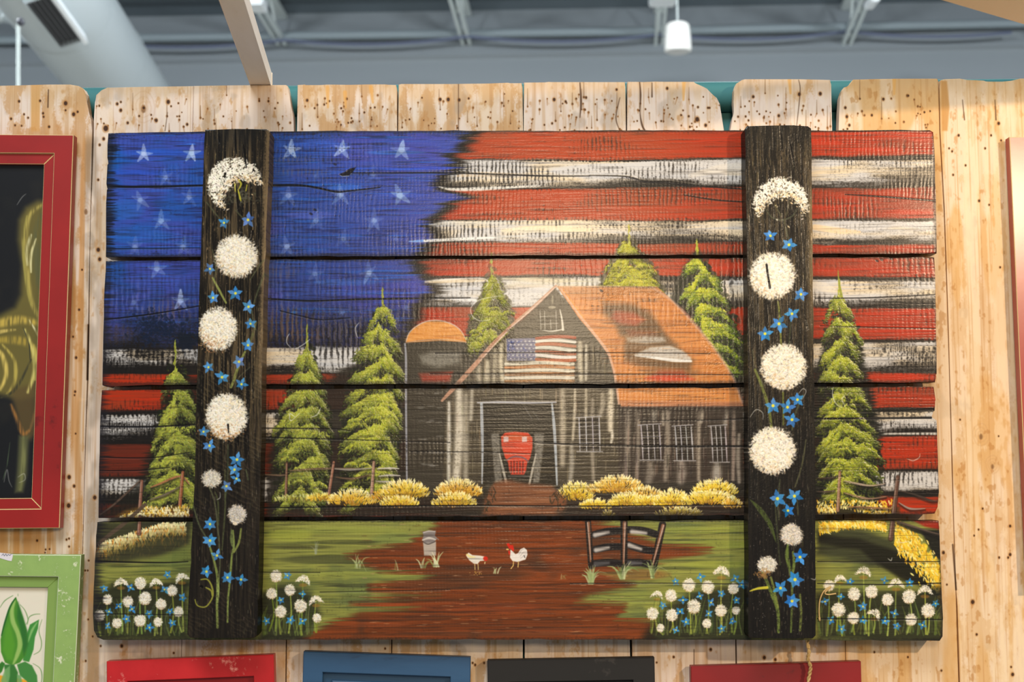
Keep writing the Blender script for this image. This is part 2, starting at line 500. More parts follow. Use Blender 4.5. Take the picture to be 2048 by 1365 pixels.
    for i, (k, a0, b0, a1, b1, a2, b2) in enumerate(stripes):
        X3 = [205, 1180, 1870]
        top = np.interp(PX, X3, [a0, a1, a2]).astype(F)
        bot = np.interp(PX, X3, [b0, b1, b2]).astype(F)
        v = (PY - top) / (bot - top)
        yy = PY + wv + (hs2 - 0.5) * 5
        m = ss(-1.6, 1.6, yy - top) * ss(1.6, -1.6, yy - bot)
        seg = c.noise(130, 26, 40 + i, 3)
        if k == 'r':
            t = ss(0.4, 0.7, hs)[..., None] * 0.75
            cr = np.array([156, 50, 25], F) / 255 * (1 - t) + np.array([188, 46, 17], F) / 255 * t
            t = (ss(0.5, 0.72, seg) * 0.55)[..., None]
            cr = cr * (1 - t) + t * np.array([128, 58, 34], F) / 255
            mid = (ss(860, 1000, PX) * ss(1480, 1250, PX) * 0.45)[..., None]  # lamp glare painted in: reds turn warmer across the middle
            cr = cr * (1 - mid) + mid * np.array([172, 84, 44], F) / 255
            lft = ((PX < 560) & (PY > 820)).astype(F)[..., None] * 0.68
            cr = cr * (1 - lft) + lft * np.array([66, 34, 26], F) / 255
            edgew = ss(0, 0.16, v) * ss(1.0, 0.74, v)
            dry = ss(0.98, 0.66, rough * 0.62 + 0.42 * (1 - edgew) + 0.12 * (seg - 0.5))
            c.hgt += 0.03 * m * lw
        else:
            t = ss(0.45, 0.7, seg)[..., None] * 0.75
            cr = np.array([204, 200, 196], F) / 255 * (1 - t) + np.array([228, 204, 164], F) / 255 * t
            t = ss(0.5, 0.25, hs)[..., None] * 0.6
            cr = cr * (1 - t) + t * np.array([176, 176, 180], F) / 255
            worn = 0.13 * ss(1640, 1760, PX) + 0.20 + 0.25 * ss(560, 420, PX) + 0.12 * ss(1100, 1250, PX) * ss(1500, 1350, PX) - 0.10 * ss(900, 1000, PX) * ss(1300, 1100, PX)
            edgew = ss(0, 0.12, v) * ss(1.0, 0.55, v)
            dry = ss(1.0, 0.72, rough * 0.72 + 0.30 * (1 - edgew) + worn + 0.45 * (seg - 0.5))
            c.hgt += 0.05 * m * lw * dry
        if k == 'w':
            dry = dry * (1 - .75 * ss(.52, .22, kerf + .25 * (fine - .5)) * ss(.35, .6, c.noise(70, 22, 60 + i, 2) + .35 * ss(.3, 1, v)))
        else:
            dry = dry * (1 - .45 * ss(.50, .24, kerf) * ss(.45, .65, seg))
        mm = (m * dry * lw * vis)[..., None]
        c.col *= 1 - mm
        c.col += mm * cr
    # bare white tongues licking into the blue
    for P, w_, col, a_ in (([(878, 374), (905, 379), (960, 378), (1080, 372)], [0.8, 3, 4, 1], (236, 232, 222), .9), ([(818, 483), (850, 482), (930, 478), (1050, 472)], [0.6, 2.6, 3, 1], (238, 236, 228), .95),
                           ([(818, 483), (845, 482)], [0.5, 2], (70, 130, 226), .9), ([(850, 565), (880, 563), (940, 561), (1000, 560)], [1, 4, 4, 1], (226, 205, 172), .85), ([(850, 563), (900, 559), (960, 556)], [.6, 1.4, .6], (232, 228, 222), .8),
                           ([(888, 578), (940, 578), (985, 577)], [1, 4, 2], (180, 182, 190), .5), ([(896, 598), (930, 600), (975, 602)], [.8, 2.4, 1.4], (232, 230, 226), .9), ([(858, 450), (900, 447), (1010, 446)], [.8, 4, 2], (214, 210, 200), .7),
                           ([(1005, 462), (1090, 458), (1180, 460)], [3, 8, 4], (240, 226, 186), .55), ([(915, 352), (960, 349), (1040, 350)], [2, 5, 2], (236, 200, 150), .5), ([(1745, 869), (1800, 868), (1872, 868)], [1, 2, 2.6], (214, 210, 202), .9),
                           ([(1380, 352), (1440, 338), (1478, 334)], [4, 9, 8], (226, 216, 200), .5), ([(1630, 455), (1680, 462), (1720, 464)], [6, 6, 2], (238, 206, 156), .75), ([(1630, 570), (1650, 575), (1670, 580)], [8, 9, 3], (226, 216, 200), .6)):
        c.curve(P, w_, col, a_, 1.6, 8, tex=ss(0.95, 0.5, rough))
    # pale streaks behind the roof peak: warm glare painted over the stripe
    for _ in range(60):
        x, y = rng.uniform(1000, 1230), rng.uniform(556, 576)
        c.dab(x, y, 0, rng.uniform(15, 50), rng.uniform(1, 2.5), jit((196, 186, 158), 8), 0.3)

    # ---------------- shadowy ground behind the barn ----------------
    c.poly([(540, 900), (560, 836), (640, 770), (690, 735), (808, 690), (935, 690), (942, 640), (958, 606), (1000, 600), (1024, 650), (1060, 640), (1110, 590), (1490, 720), (1500, 1034), (530, 1034)],
           (38, 33, 27), 0.93, 8, wob=(hs2, 10))
    c.poly([(200, 1034), (280, 960), (330, 800), (352, 740), (400, 760), (420, 1034)], (32, 30, 24), 0.8, 9, wob=(hs2, 14))
    c.poly([(1620, 750), (1640, 715), (1660, 660), (1690, 615), (1722, 690), (1745, 790), (1764, 870), (1740, 1034), (1620, 1034)], (24, 24, 20), 0.92, 7, wob=(hs2, 12))
    c.put(A, (ss(0.5, 0.8, hs) * 0.22 * ss(700, 760, PY) * ss(530, 560, PX) * ss(1500, 1480, PX) * ss(1036, 1020, PY)), (96, 84, 66))

    GB, GM, GD = (172, 176, 66), (100, 106, 50), (32, 33, 22)
    # left fir, beside the strap
    fir(c, 350, 684, 1005, [(0, 2, 2), (.2, 22, 26), (.5, 40, 46), (.75, 52, 50), (1, 74, 50)], 8, GB, GM, GD, 0.02, 60, 1.0)
    # two firs by the silo
    fir(c, 614, 652, 1015, [(0, 2, 2), (.18, 18, 20), (.3, 34, 36), (.5, 62, 48), (.7, 62, 44), (1, 60, 30)], 9, GB, GM, GD, 0.0, 50, 1.1)
    fir(c, 765, 574, 990, [(0, 2, 2), (.14, 22, 20), (.25, 34, 36), (.4, 62, 40), (.6, 76, 34), (.8, 80, 30), (1, 78, 20)], 12, (184, 186, 64), (108, 115, 50), GD, 0.0, 44, 1.1)
    # fir between silo and gable
    fir(c, 983, 508, 690, [(0, 2, 2), (.3, 14, 22), (.6, 38, 44), (1, 50, 40)], 5, (170, 170, 64), (110, 112, 54), (60, 56, 40), 0.0, 46, 1.0, 0.6)
    # behind the roof
    fir(c, 1258, 452, 578, [(0, 2, 2), (.35, 24, 24), (.6, 44, 50), (1, 60, 70)], 4, (190, 184, 62), (126, 126, 52), (58, 54, 34), 0.0, 36, 1.2, 0.75)
    c.poly([(1395, 500), (1440, 590), (1488, 690), (1490, 790), (1440, 720), (1400, 660), (1340, 600), (1350, 560)], (34, 34, 24), 0.9, 7, wob=(warp, 6))
    fir(c, 1393, 482, 740, [(0, 2, 2), (.15, 20, 20), (.3, 40, 40), (.5, 20, 60), (.75, -14, 75), (1, -40, 76)], 8, (190, 190, 50), (104, 122, 46), (34, 38, 24), 0.09, 34, 1.2)
    # right fir
    fir(c, 1678, 560, 1010, [(0, 2, 2), (.1, 20, 16), (.25, 34, 42), (.4, 40, 40), (.6, 44, 60), (.8, 44, 80), (1, 40, 70)], 12, (180, 186, 52), (98, 108, 42), (24, 27, 19), 0.012, 40, 1.0, 0.95, 0.9)
    c.curve([(1676, 540), (1678, 565), (1684, 600), (1684, 625)], [0.6, 1.8, 2.8, 3], (140, 146, 50), .9, .9)

    # ---------------- silo ----------------
    c.poly([(812, 684), (934, 684), (938, 730), (925, 990), (816, 990)], (58, 52, 42), 0.9, 3)
    c.put(A, ss(812, 822, PX) * ss(935, 925, PX) * ss(686, 692, PY) * ss(985, 960, PY) * ss(0.5, 0.85, kerf) * 0.22, (120, 112, 96))
    c.poly([(838, 712), (865, 704), (922, 706), (920, 726), (875, 736), (845, 728)], (176, 172, 160), 0.55, 7, tex=ss(0.9, 0.45, rough))
    c.poly([(838, 748), (905, 744), (900, 766), (845, 766)], (176, 56, 36), 0.75, 5, tex=ss(0.95, 0.5, rough))
    c.poly([(811, 686), (815, 672), (828, 655), (850, 644), (872, 641), (895, 645), (915, 656), (928, 670), (933, 685), (880, 682)], (212, 140, 66), 1.0, 1.5)
    for _ in range(60):
        u = rng.uniform(-1, 1)
        x = 872 + u * 55
        y = rng.uniform(645 + 34 * u * u, 682)
        c.dab(x, y, 0, rng.uniform(6, 18), 0.9, jit((176, 104, 44) if rng.random() < .55 else (232, 166, 92), 8), 0.4)
    c.curve([(812, 684), (820, 664), (845, 646), (872, 641), (900, 647), (920, 660), (932, 680)], [.8, 1.4, 1.4, .8], (206, 190, 180), .75, .9)
    c.curve([(812, 686), (850, 681), (900, 680), (933, 685)], [1.2, 1.5, 1.2], (196, 160, 130), .6, .9)
    c.curve([(810, 688), (812, 720), (812, 800), (813, 900), (814, 982)], [1.8, 2.4, 2.0, 1.6], (160, 160, 168), .85, .9)
    for _ in range(26):
        c.dab(rng.uniform(828, 880), rng.choice([788, 815, 843, 876, 905, 930]) + rng.normal(0, 2), 0, rng.uniform(4, 10), rng.uniform(.8, 2), (150, 146, 140), .35)

    # ---------------- barn ----------------
    roof = [(1114, 573), (1314, 574), (1345, 602), (1386, 645), (1420, 685), (1450, 728), (1470, 762), (1486, 812), (1242, 813), (1236, 790), (1230, 752), (1218, 712), (1196, 680), (1160, 640), (1136, 605)]
    gable = [(1110, 576), (1160, 640), (1196, 680), (1218, 712), (1230, 752), (1240, 812), (1240, 975), (885, 975), (892, 800), (960, 720), (1040, 645)]
    c.poly(gable, (66, 58, 45), 0.95, 2)
    wallb = [(1236, 812), (1484, 812), (1486, 962), (1236, 968)]
    c.poly(wallb, (58, 49, 42), 0.95, 2)
    slg, mg = c.polymask(gable, 2)
    c.put(slg, mg * ss(0.45, 0.75, grain[slg]) * 0.35 * ss(640, 760, PY[slg]), (120, 108, 84))
    # weathered vertical boards in pale touches
    tv = ss(0.95, 0.45, 0.5 * grain + 0.3 * fine + 0.2 * kerf)
    for x, y0, y1, w_, col, a_ in ((898, 806, 968, 4, (176, 172, 164), .8), (918, 780, 962, 9, (176, 166, 148), .75), (932, 790, 960, 6, (150, 140, 122), .5), (944, 776, 840, 4, (160, 152, 136), .6), (1125, 780, 930, 6, (150, 136, 114), .55),
                                   (1150, 775, 880, 3, (178, 164, 138), .6), (1172, 775, 880, 3, (180, 166, 140), .55), (1143, 890, 965, 5, (140, 134, 124), .5), (1222, 780, 860, 6, (190, 176, 150), .7), (1224, 862, 885, 3, (196, 186, 168), .7), (1138, 700, 762, 5, (206, 196, 166), .5),
                                   (975, 725, 765, 6, (190, 176, 144), .55), (1003, 690, 768, 5, (206, 192, 156), .6), (990, 700, 768, 4, (180, 166, 134), .5), (958, 735, 768, 5, (170, 160, 134), .5), (1160, 686, 765, 5, (212, 200, 170), .55), (1172, 690, 760, 3, (220, 212, 190), .5), (1013, 680, 768, 3, (170, 156, 130), .5),
                                   (1185, 800, 960, 4, (110, 98, 84), .5), (1205, 790, 830, 5, (140, 128, 110), .5), (1255, 818, 960, 5, (104, 90, 78), .5), (1275, 820, 960, 4, (122, 108, 94), .4), (1300, 930, 962, 8, (120, 108, 98), .4), (1335, 820, 960, 5, (140, 124, 108), .45), (1328, 822, 850, 3, (170, 156, 136), .5),
                                   (1362, 925, 962, 9, (126, 112, 104), .5), (1398, 820, 960, 4, (146, 130, 112), .5), (1405, 820, 845, 3, (180, 166, 144), .5), (1434, 930, 962, 9, (160, 156, 150), .5), (1467, 818, 960, 4, (150, 118, 96), .6), (1478, 870, 965, 4, (150, 130, 110), .55), (1310, 818, 840, 6, (110, 104, 96), .5), (1452, 818, 850, 5, (130, 124, 116), .5)):
        c.curve([(x, y0), (x + rng.normal(0, 1), (y0 + y1) / 2), (x + rng.normal(0, 2) - 1, y1)], [w_ * .7, w_, w_ * .8], mix(col, (240, 230, 210), .42), min(1, a_ * 1.4), w_ * .6 + .6, 5, tex=tv)
    for _ in range(110):
        x, y = rng.uniform(895, 1235), rng.uniform(700, 965)
        c.dab(x, y, 1.57, rng.uniform(10, 26), rng.uniform(.8, 1.8), jit((168, 152, 120), 12), .3)
    for _ in range(120):
        x = rng.uniform(1245, 1482)
        c.dab(x, rng.uniform(825, 960), 1.57, rng.uniform(8, 26), rng.uniform(.8, 2.2), jit((140, 120, 104) if rng.random() < .6 else (34, 28, 25), 9), .35)
    # eave shadows painted by the artist
    c.stroke([(1240, 818), (1486, 818)], [4, 4], (40, 33, 28), .7, 4)
    for x in range(1244, 1486, 17):
        c.stroke([(x, 820), (x + 1, 838)], [4, 2], (42, 35, 30), .45, 3)
    # roof
    slr, mr = c.polymask(roof, 1.4)
    hh = hs[slr]
    c.put(slr, mr, (190, 116, 56))
    c.put(slr, mr * ss(0.45, 0.7, hh) * 0.6, (216, 142, 76))
    c.put(slr, mr * ss(0.45, 0.25, hh) * 0.5, (150, 88, 48))
    c.put(slr, mr * ss(0.35, 0.65, kerf[slr]) * 0.22, (206, 150, 96))
    c.put(slr, mr * ss(604, 580, PY[slr]) * 0.55, (186, 140, 104))
    c.poly([(1206, 606), (1272, 610), (1300, 625), (1326, 668), (1330, 690), (1290, 676), (1240, 674), (1228, 645), (1204, 628)], (82, 62, 40), .78, 9, wob=(warp, 8))
    c.poly([(1230, 622), (1268, 626), (1290, 640), (1272, 652), (1238, 648), (1222, 636)], (168, 70, 42), .75, 6)
    c.poly([(1252, 660), (1310, 664), (1322, 676), (1260, 674)], (130, 66, 44), .6, 5)
    c.poly([(1250, 674), (1335, 674), (1362, 700), (1388, 720), (1380, 745), (1300, 734), (1250, 722)], (88, 68, 46), .75, 8, wob=(warp, 6))
    c.poly([(1252, 674), (1290, 672), (1330, 675), (1332, 684), (1290, 688), (1256, 684)], (200, 194, 184), .75, 4, tex=ss(0.9, 0.4, rough))
    c.poly([(1268, 710), (1300, 695), (1340, 692), (1366, 702), (1382, 716), (1384, 724), (1350, 724), (1310, 718)], (206, 202, 194), .8, 3, tex=ss(1.0, 0.5, rough))
    c.curve([(1270, 712), (1300, 715), (1345, 721), (1382, 723)], [1, 2.4, 3.2, 2], (228, 226, 220), .85, 1.2)
    c.poly([(1290, 758), (1320, 742), (1365, 742), (1388, 760), (1330, 766)], (196, 60, 36), .85, 7)
    c.poly([(1278, 740), (1320, 736), (1400, 740), (1390, 752), (1300, 752)], (104, 74, 48), .5, 7)
    for _ in range(130):
        x, y = rng.uniform(1170, 1480), rng.uniform(580, 806)
        if 1120 + max(0, y - 590) * .72 < x < 1314 + (y - 574) * .74:
            c.dab(x, y, rng.normal(0, .05), rng.uniform(8, 30), rng.uniform(.7, 1.6), jit((222, 152, 86) if rng.random() < .5 else (120, 72, 42), 8), .35)
    c.curve([(1300, 574), (1344, 602), (1386, 645), (1420, 686), (1450, 728), (1470, 764), (1484, 806)], [1.6, 3, 3.4, 3, 2.6], (196, 160, 142), .55, 2.2)
    c.curve([(1118, 574), (1200, 573), (1310, 575)], [1.2, 1.8, 1.2], (206, 176, 150), .5, 1.6)
    c.curve([(1122, 578), (1160, 632), (1196, 678), (1216, 706), (1228, 745), (1238, 808)], [1.6, 2.8, 3, 2.4, 2], (206, 160, 132), .9, 1.3)
    c.curve([(1126, 580), (1150, 612), (1170, 640)], [1, 2, 1], (222, 140, 62), .8, 1.2)
    c.poly([(1240, 802), (1484, 804), (1486, 814), (1242, 815)], (160, 110, 92), .55, 3)
    # left rake
    c.curve([(1112, 572), (1070, 612), (1030, 646), (985, 690), (950, 730), (912, 772), (884, 802)], [2.0, 3.6, 3.2, 4.2, 4.6, 4.6, 2.4], (178, 132, 106), .98, 1.1)
    c.curve([(1110, 575), (1060, 622), (1010, 668), (960, 722)], [.8, 1.6, 1.4, .8], (214, 192, 178), .7, .9)
    c.curve([(1113, 576), (1072, 616), (1014, 664)], [.6, 1.2, .8], (48, 36, 28), .6, .9)
    # gable window
    for P in ([(1080, 622), (1082, 660)], [(1089, 622), (1090, 660)], [(1101, 640), (1102, 660)], [(1112, 622), (1113, 660)]):
        c.stroke(P, .9, (190, 184, 172), .7, .7)
    for P in ([(1080, 634), (1112, 632)], [(1083, 649), (1116, 647)]):
        c.stroke(P, .8, (186, 180, 168), .65, .7)
    c.curve([(1086, 661), (1104, 663), (1126, 659)], [1, 1.6, 1.2], (216, 210, 196), .85, .8)
    c.curve([(1120, 620), (1124, 640), (1126, 660)], [1, 2, 2.4], (222, 216, 200), .85, .8)
    c.dab(1104, 615, 0, 8, 3, (206, 196, 170), .6)
    c.dab(1105, 600, 1.57, 9, 2, (200, 190, 164), .45)
    # flag on the gable
    sl, m = c.polymask([(1013, 678), (1072, 676), (1073, 722), (1014, 722)], 1)
    c.put(sl, m * .9, (104, 104, 132))
    for r_ in range(6):
        for q in range(7):
            c.dab(1018 + q * 8.2 + (r_ % 2) * 3, 683 + r_ * 7, 0, 2.2, 1.7, jit((196, 190, 188), 8), .7)
    for q in range(10):
        c.dab(rng.uniform(1016, 1070), rng.uniform(678, 700), rng.uniform(0, 3), 5, 1.6, (60, 74, 140), .5)

    def wave(x, j):
        return 2.6 * math.sin((x - 1020) / 21.0 + j * .5)
    for j in range(7):
        y = 676 + j * 7.4
        x0_, x1_ = 1073, 1152
        red = j % 2 == 0
        P = [(x, y + wave(x, j) * (1 if j < 6 else .6)) for x in range(x0_, x1_, 7)]
        c.stroke(P, [3, 3.6, 3], jit((168, 82, 46) if red else (220, 214, 204), 6), .9, 1)
    for j in range(6):
        y = 727 + j * 7.2
        red = j % 2 == 1
        P = [(x, y + wave(x, 3) * (.6 - .1 * j)) for x in range(1011, 1155, 8)]
        c.stroke(P, [2.6, 3.4, 3], jit((186, 122, 72) if red else (228, 218, 198), 6), .85, 1)
    # doorway
    c.poly([(966, 808), (1110, 808), (1112, 970), (966, 970)], (38, 33, 25), .9, 2)
    c.put(A, ss(966, 970, PX) * ss(1110, 1106, PX) * ss(812, 816, PY) * ss(965, 960, PY) * ss(.55, .8, grain) * .35, (110, 92, 62))
    c.curve([(955, 806), (1000, 805), (1060, 806), (1112, 805)], [1.4, 2.4, 2.2, 1.4], (176, 176, 184), .85, 1)
    c.curve([(963, 808), (964, 850), (965, 900), (964, 968)], [2.8, 3.2, 2.4, 1.2], (172, 176, 182), .9, .9)
    c.curve([(1104, 808), (1108, 850), (1111, 900), (1114, 970)], [1.8, 3.2, 2.8, 1.6], (172, 178, 184), .9, .9)
    c.stroke([(1050, 816), (1064, 838)], .8, (150, 150, 150), .5)
    c.stroke([(1066, 824), (1078, 840)], .8, (150, 150, 150), .4)
    # tractor in the doorway
    for P in ([(982, 868), (998, 866), (1000, 900), (1004, 966), (990, 966), (985, 905)], [(1068, 868), (1088, 867), (1086, 905), (1078, 966), (1066, 966), (1070, 905)]):
        c.poly(P, (134, 128, 118), .85, 2.2, tex=ss(1.0, .35, .6 * fine + .4 * grain))
    c.poly([(1002, 874), (1010, 866), (1030, 864), (1056, 866), (1065, 876), (1065, 896), (1060, 918), (1052, 928), (1018, 928), (1010, 916), (1003, 893)], (196, 66, 40), 1, 1.4)
    c.poly([(1004, 874), (1030, 867), (1062, 874), (1058, 882), (1008, 882)], (186, 96, 52), .6, 3)
    c.poly([(1016, 924), (1036, 918), (1055, 924), (1052, 942), (1048, 950), (1022, 950), (1018, 940)], (190, 62, 40), 1, 1.4)
    for x in (1022, 1028, 1034, 1040, 1046):
        c.stroke([(x, 924), (x + .4 * (1035 - x) / 10, 947)], 1.3, (92, 30, 22), .8, .7)
    c.curve([(1013, 922), (1024, 915), (1036, 914), (1048, 917), (1057, 924)], [1.4, 2, 1.4], (112, 84, 92), .85, .8)
    for x in (1012, 1049):
        c.poly([(x - 5, 874), (x + 5, 874), (x + 5, 884), (x - 5, 885)], (206, 186, 184), .9, 1.2)
    c.stroke([(999, 908), (1005, 935), (1013, 968)], [1.2, 2.4, 2.4], (178, 170, 156), .9)
    c.stroke([(1072, 908), (1066, 935), (1059, 968)], [1.2, 2.2, 2.2], (176, 168, 154), .9)
    c.stroke([(1016, 953), (1060, 953)], [1.2, 1.2], (120, 116, 112), .7)

    # barn windows
    def win(x0_, y0_, x1_, y1_, sk, bars, rows, top=True, wd=1.1):
        c.poly([(x0_, y0_), (x1_, y0_ - 2), (x1_ + sk, y1_), (x0_ + sk, y1_)], (40, 34, 29), .75, 2)
        for q in range(bars + 1):
            t = q / bars
            c.curve([(x0_ + (x1_ - x0_) * t, y0_), (x0_ + (x1_ - x0_) * t + sk * .6, (y0_ + y1_) / 2), (x0_ + (x1_ - x0_) * t + sk, y1_)], [wd, wd * (1.5 if q in (0, bars) else 1), wd * .7],
                    jit((186, 184, 186), 6), .85, .7, 4)
        for q in range(1, rows):
            y = y0_ + (y1_ - y0_) * q / rows
            c.stroke([(x0_ + 1 + sk * .5, y + 1), (x1_ + sk * .5, y - 1)], wd * .8, (158, 156, 160), .6, .7)
        c.stroke([(x0_ - 6, y0_), (x1_ + 4, y0_ - 3)], wd, (170, 168, 172), .75, .7)
        c.stroke([(x0_ - 6 + sk, y1_ + 1), (x1_ + 5 + sk, y1_ + 1)], wd * 1.2, (172, 168, 168), .7, .7)
    win(1158, 836, 1198, 903, 2, 3, 4)
    win(1282, 851, 1318, 920, 4, 3, 3)
    win(1350, 853, 1382, 921, 4, 3, 3)
    win(1422, 853, 1450, 924, 4, 3, 3)

    # ---------------- fences in the distance ----------------
    def post(x0_, y0_, x1_, y1_, w_, col=(142, 92, 68)):
        c.stroke([(x0_, y0_), (x1_, y1_)], [w_ * .7, w_], (40, 30, 24), .7, 1.4)
        c.stroke([(x0_ - .5, y0_ + 1), (x1_ - .5, y1_)], [w_ * .55, w_ * .7], col, .95, .9)
        c.stroke([(x0_ - w_ * .4, y0_ + 3), (x1_ - w_ * .4, y1_ - 3)], [w_ * .2, w_ * .25], mix(col, (224, 206, 190), .55), .6, .8)
    for P, col in (([(378, 968), (360, 953), (320, 968), (302, 975)], (170, 110, 76)), ([(360, 974), (330, 990), (300, 1000)], (110, 96, 84)), ([(282, 960), (255, 985), (225, 1012), (200, 1030)], (92, 74, 62)),
                   ([(580, 942), (640, 938), (720, 938)], (120, 96, 74)), ([(668, 938), (700, 940), (742, 937)], (150, 142, 132)), ([(672, 955), (705, 958), (740, 950)], (104, 80, 62)),
                   ([(755, 938), (780, 937), (798, 938)], (196, 188, 178)), ([(758, 953), (780, 951), (800, 952)], (190, 182, 172)), ([(752, 963), (770, 964), (784, 964)], (180, 172, 162)), ([(530, 950), (560, 951), (575, 950)], (116, 92, 72))):
        c.curve([(x, y + 3) for x, y in P], [2, 3, 2], (34, 28, 24), .55, 2)
        c.curve(P, [1, 2.1, 1], col, .9, .9)
    post(284, 962, 278, 1042, 5, (134, 88, 70))
    post(366, 944, 358, 1036, 5, (160, 92, 58))
    post(574, 925, 572, 996, 3.4, (122, 84, 62))
    post(668, 924, 657, 996, 4.2, (154, 104, 82))
    post(748, 924, 743, 996, 4.6, (166, 126, 104))

    # flowering mounds
    bush(c, 600, 1003, 55, 12, 90, cream=(206, 206, 140), yel=(170, 170, 70), och=(96, 88, 44), under=(60, 55, 32))
    bush(c, 640, 1000, 30, 12, 80, cream=(226, 222, 150))
    bush(c, 705, 1010, 52, 30, 260, yel=(226, 180, 52))
    bush(c, 775, 1000, 34, 22, 120, cream=(224, 176, 60), yel=(196, 140, 38))
    bush(c, 808, 996, 52, 36, 330)
    bush(c, 800, 1012, 40, 20, 170)
    bush(c, 917, 994, 50, 36, 300, yel=(206, 150, 40))
    bush(c, 908, 1012, 46, 26, 220)
    for x, y, rx, ry, n in ((1152, 1000, 38, 36, 230), (1200, 985, 30, 20, 90), (1236, 985, 55, 33, 300), (1290, 1000, 40, 26, 150), (1190, 1016, 34, 16, 130), (1255, 1012, 40, 26, 220), (1300, 1010, 36, 18, 150), (1345, 1014, 40, 34, 240),
                            (1430, 990, 46, 30, 260), (1420, 1008, 56, 26, 280), (1360, 1034, 50, 18, 140), (1216, 1034, 14, 12, 30), (1465, 1016, 20, 22, 60)):
        bush(c, x, y, rx, ry, n, yel=(226, 192, 44) if rng.random() < .6 else (214, 162, 48))
    # path to the door
    c.poly([(990, 968), (1105, 968), (1130, 1000), (1118, 1034), (958, 1034), (972, 996)], (126, 76, 48), .9, 6, wob=(warp, 8))
    c.put(A, ss(.45, .75, grain) * .35 * ss(985, 1000, PX) * ss(1112, 1096, PX) * ss(972, 985, PY) * ss(1036, 1030, PY), (176, 122, 84))
    for x, y, n in ((975, 1000, 30), (1120, 1004, 24)):
        for _ in range(n):
            c.dab(x + rng.normal(0, 9), y + rng.normal(0, 14), 1.57 + rng.normal(0, .4), rng.uniform(4, 9), 1.6, (48, 40, 26), .6)
    # dark sill line along the foot of row three
    c.put(A, ss(1016, 1026, PY) * ss(1036, 1030, PY) * ss(530, 540, PX) * ss(1490, 1484, PX) * (1 - ss(960, 975, PX) * ss(1120, 1105, PX)) * .6, (46, 40, 32))

    # left bank on rows three and four
    c.poly([(250, 1022), (285, 1014), (330, 1016), (376, 1012), (376, 1035), (230, 1035)], (150, 112, 44), .6, 5)
    for _ in range(330):
        x = rng.uniform(240, 378)
        y = rng.uniform(1014, 1036) - max(0, x - 330) * .02
        if y > 1034 - (x - 240) * .35:
            c.dab(x, y, 1.57 + rng.normal(0, .35), rng.uniform(3, 5), rng.uniform(1, 1.9), jit((244, 232, 180) if rng.random() < .55 else (222, 176, 66), 9), .85, .05)
    # ---------------- row four: meadow ----------------
    r4 = ss(1036, 1042, PY)
    g = np.array([130, 132, 64], F) / 255
    gcol = np.empty((H, W, 3), F)
    gcol[:] = g
    for nz, lo, hi_, col, k in ((hs, .5, .75, (152, 154, 74), .8), (hs, .45, .2, (72, 80, 46), .8), (cloud, .55, .75, (88, 100, 60), .6), (hs2, .6, .8, (158, 160, 70), .4)):
        t = (ss(lo, hi_, nz) * k)[..., None]
        gcol = gcol * (1 - t) + t * np.array(col, F) / 255
    m3 = (r4 * ss(1.05, .55, rough * .5 + .1))[..., None]
    c.col *= 1 - m3
    c.col += m3 * gcol
    for x, y, l, w_, col, a_ in ((580, 1070, 45, 14, (164, 170, 62), .6), (700, 1062, 120, 8, (150, 160, 70), .45), (800, 1080, 60, 14, (108, 124, 66), .6), (690, 1085, 70, 5, (60, 62, 38), .6), (700, 1120, 150, 9, (58, 60, 40), .75), (600, 1095, 70, 5, (52, 52, 34), .55),
                                 (720, 1150, 120, 7, (160, 166, 74), .55), (740, 1172, 90, 4, (48, 50, 36), .6), (760, 1185, 80, 7, (134, 146, 74), .6), (720, 1205, 60, 6, (92, 104, 66), .6), (1400, 1060, 80, 8, (150, 160, 66), .6), (1420, 1090, 90, 9, (138, 150, 60), .6),
                                 (1430, 1130, 70, 8, (150, 160, 64), .6), (1400, 1112, 70, 4, (96, 110, 60), .5), (1250, 1200, 90, 9, (142, 152, 72), .6), (1240, 1232, 90, 5, (88, 96, 62), .6), (1300, 1190, 80, 7, (150, 160, 72), .5)):
        c.dab(x, y, 0, l, w_, col, a_ * .8)
    # dirt yard, edges drawn as long tongues
    dirt = [(890, 1040), (1178, 1040), (1240, 1060), (1330, 1092), (1420, 1098), (1350, 1112), (1290, 1124), (1200, 1148), (1270, 1170), (1180, 1192), (1150, 1206), (1250, 1212), (1230, 1240), (1330, 1246), (1300, 1284), (600, 1284), (655, 1252), (720, 1228), (840, 1216),
            (760, 1212), (700, 1206), (790, 1196), (880, 1190), (740, 1176), (830, 1164), (870, 1150), (760, 1140), (690, 1112), (780, 1096), (820, 1090), (850, 1068)]
    c.poly(dirt, (64, 44, 30), .8, 10, wob=(hs, 14))
    sld, md = c.polymask(dirt, 8, wob=(hs, 14))
    c.put(sld, md * .95, (112, 55, 26))
    c.put(sld, md * ss(.48, .72, hs[sld]) * .8, (138, 67, 31))
    c.put(sld, md * ss(.46, .26, hs[sld]) * .75, (66, 42, 30))
    c.put(sld, md * ss(.58, .78, cloud[sld]) * .6, (60, 44, 34))
    for x, y, l, w_, col, a_ in ((1040, 1080, 120, 16, (134, 62, 25), .55), (800, 1104, 90, 8, (92, 48, 28), .6), (960, 1150, 110, 14, (76, 52, 36), .6), (880, 1170, 110, 10, (84, 56, 38), .55), (1260, 1150, 80, 12, (146, 72, 40), .5), (760, 1210, 60, 4, (170, 76, 38), .6),
                                 (960, 1215, 140, 12, (134, 64, 36), .45), (860, 1235, 60, 7, (70, 46, 34), .5), (740, 1250, 80, 5, (160, 78, 40), .5), (1150, 1262, 140, 6, (144, 72, 40), .5), (1000, 1268, 200, 5, (86, 58, 42), .5), (1330, 1105, 50, 8, (110, 56, 30), .5)):
        c.dab(x, y, 0, l, w_, col, a_ * .8)
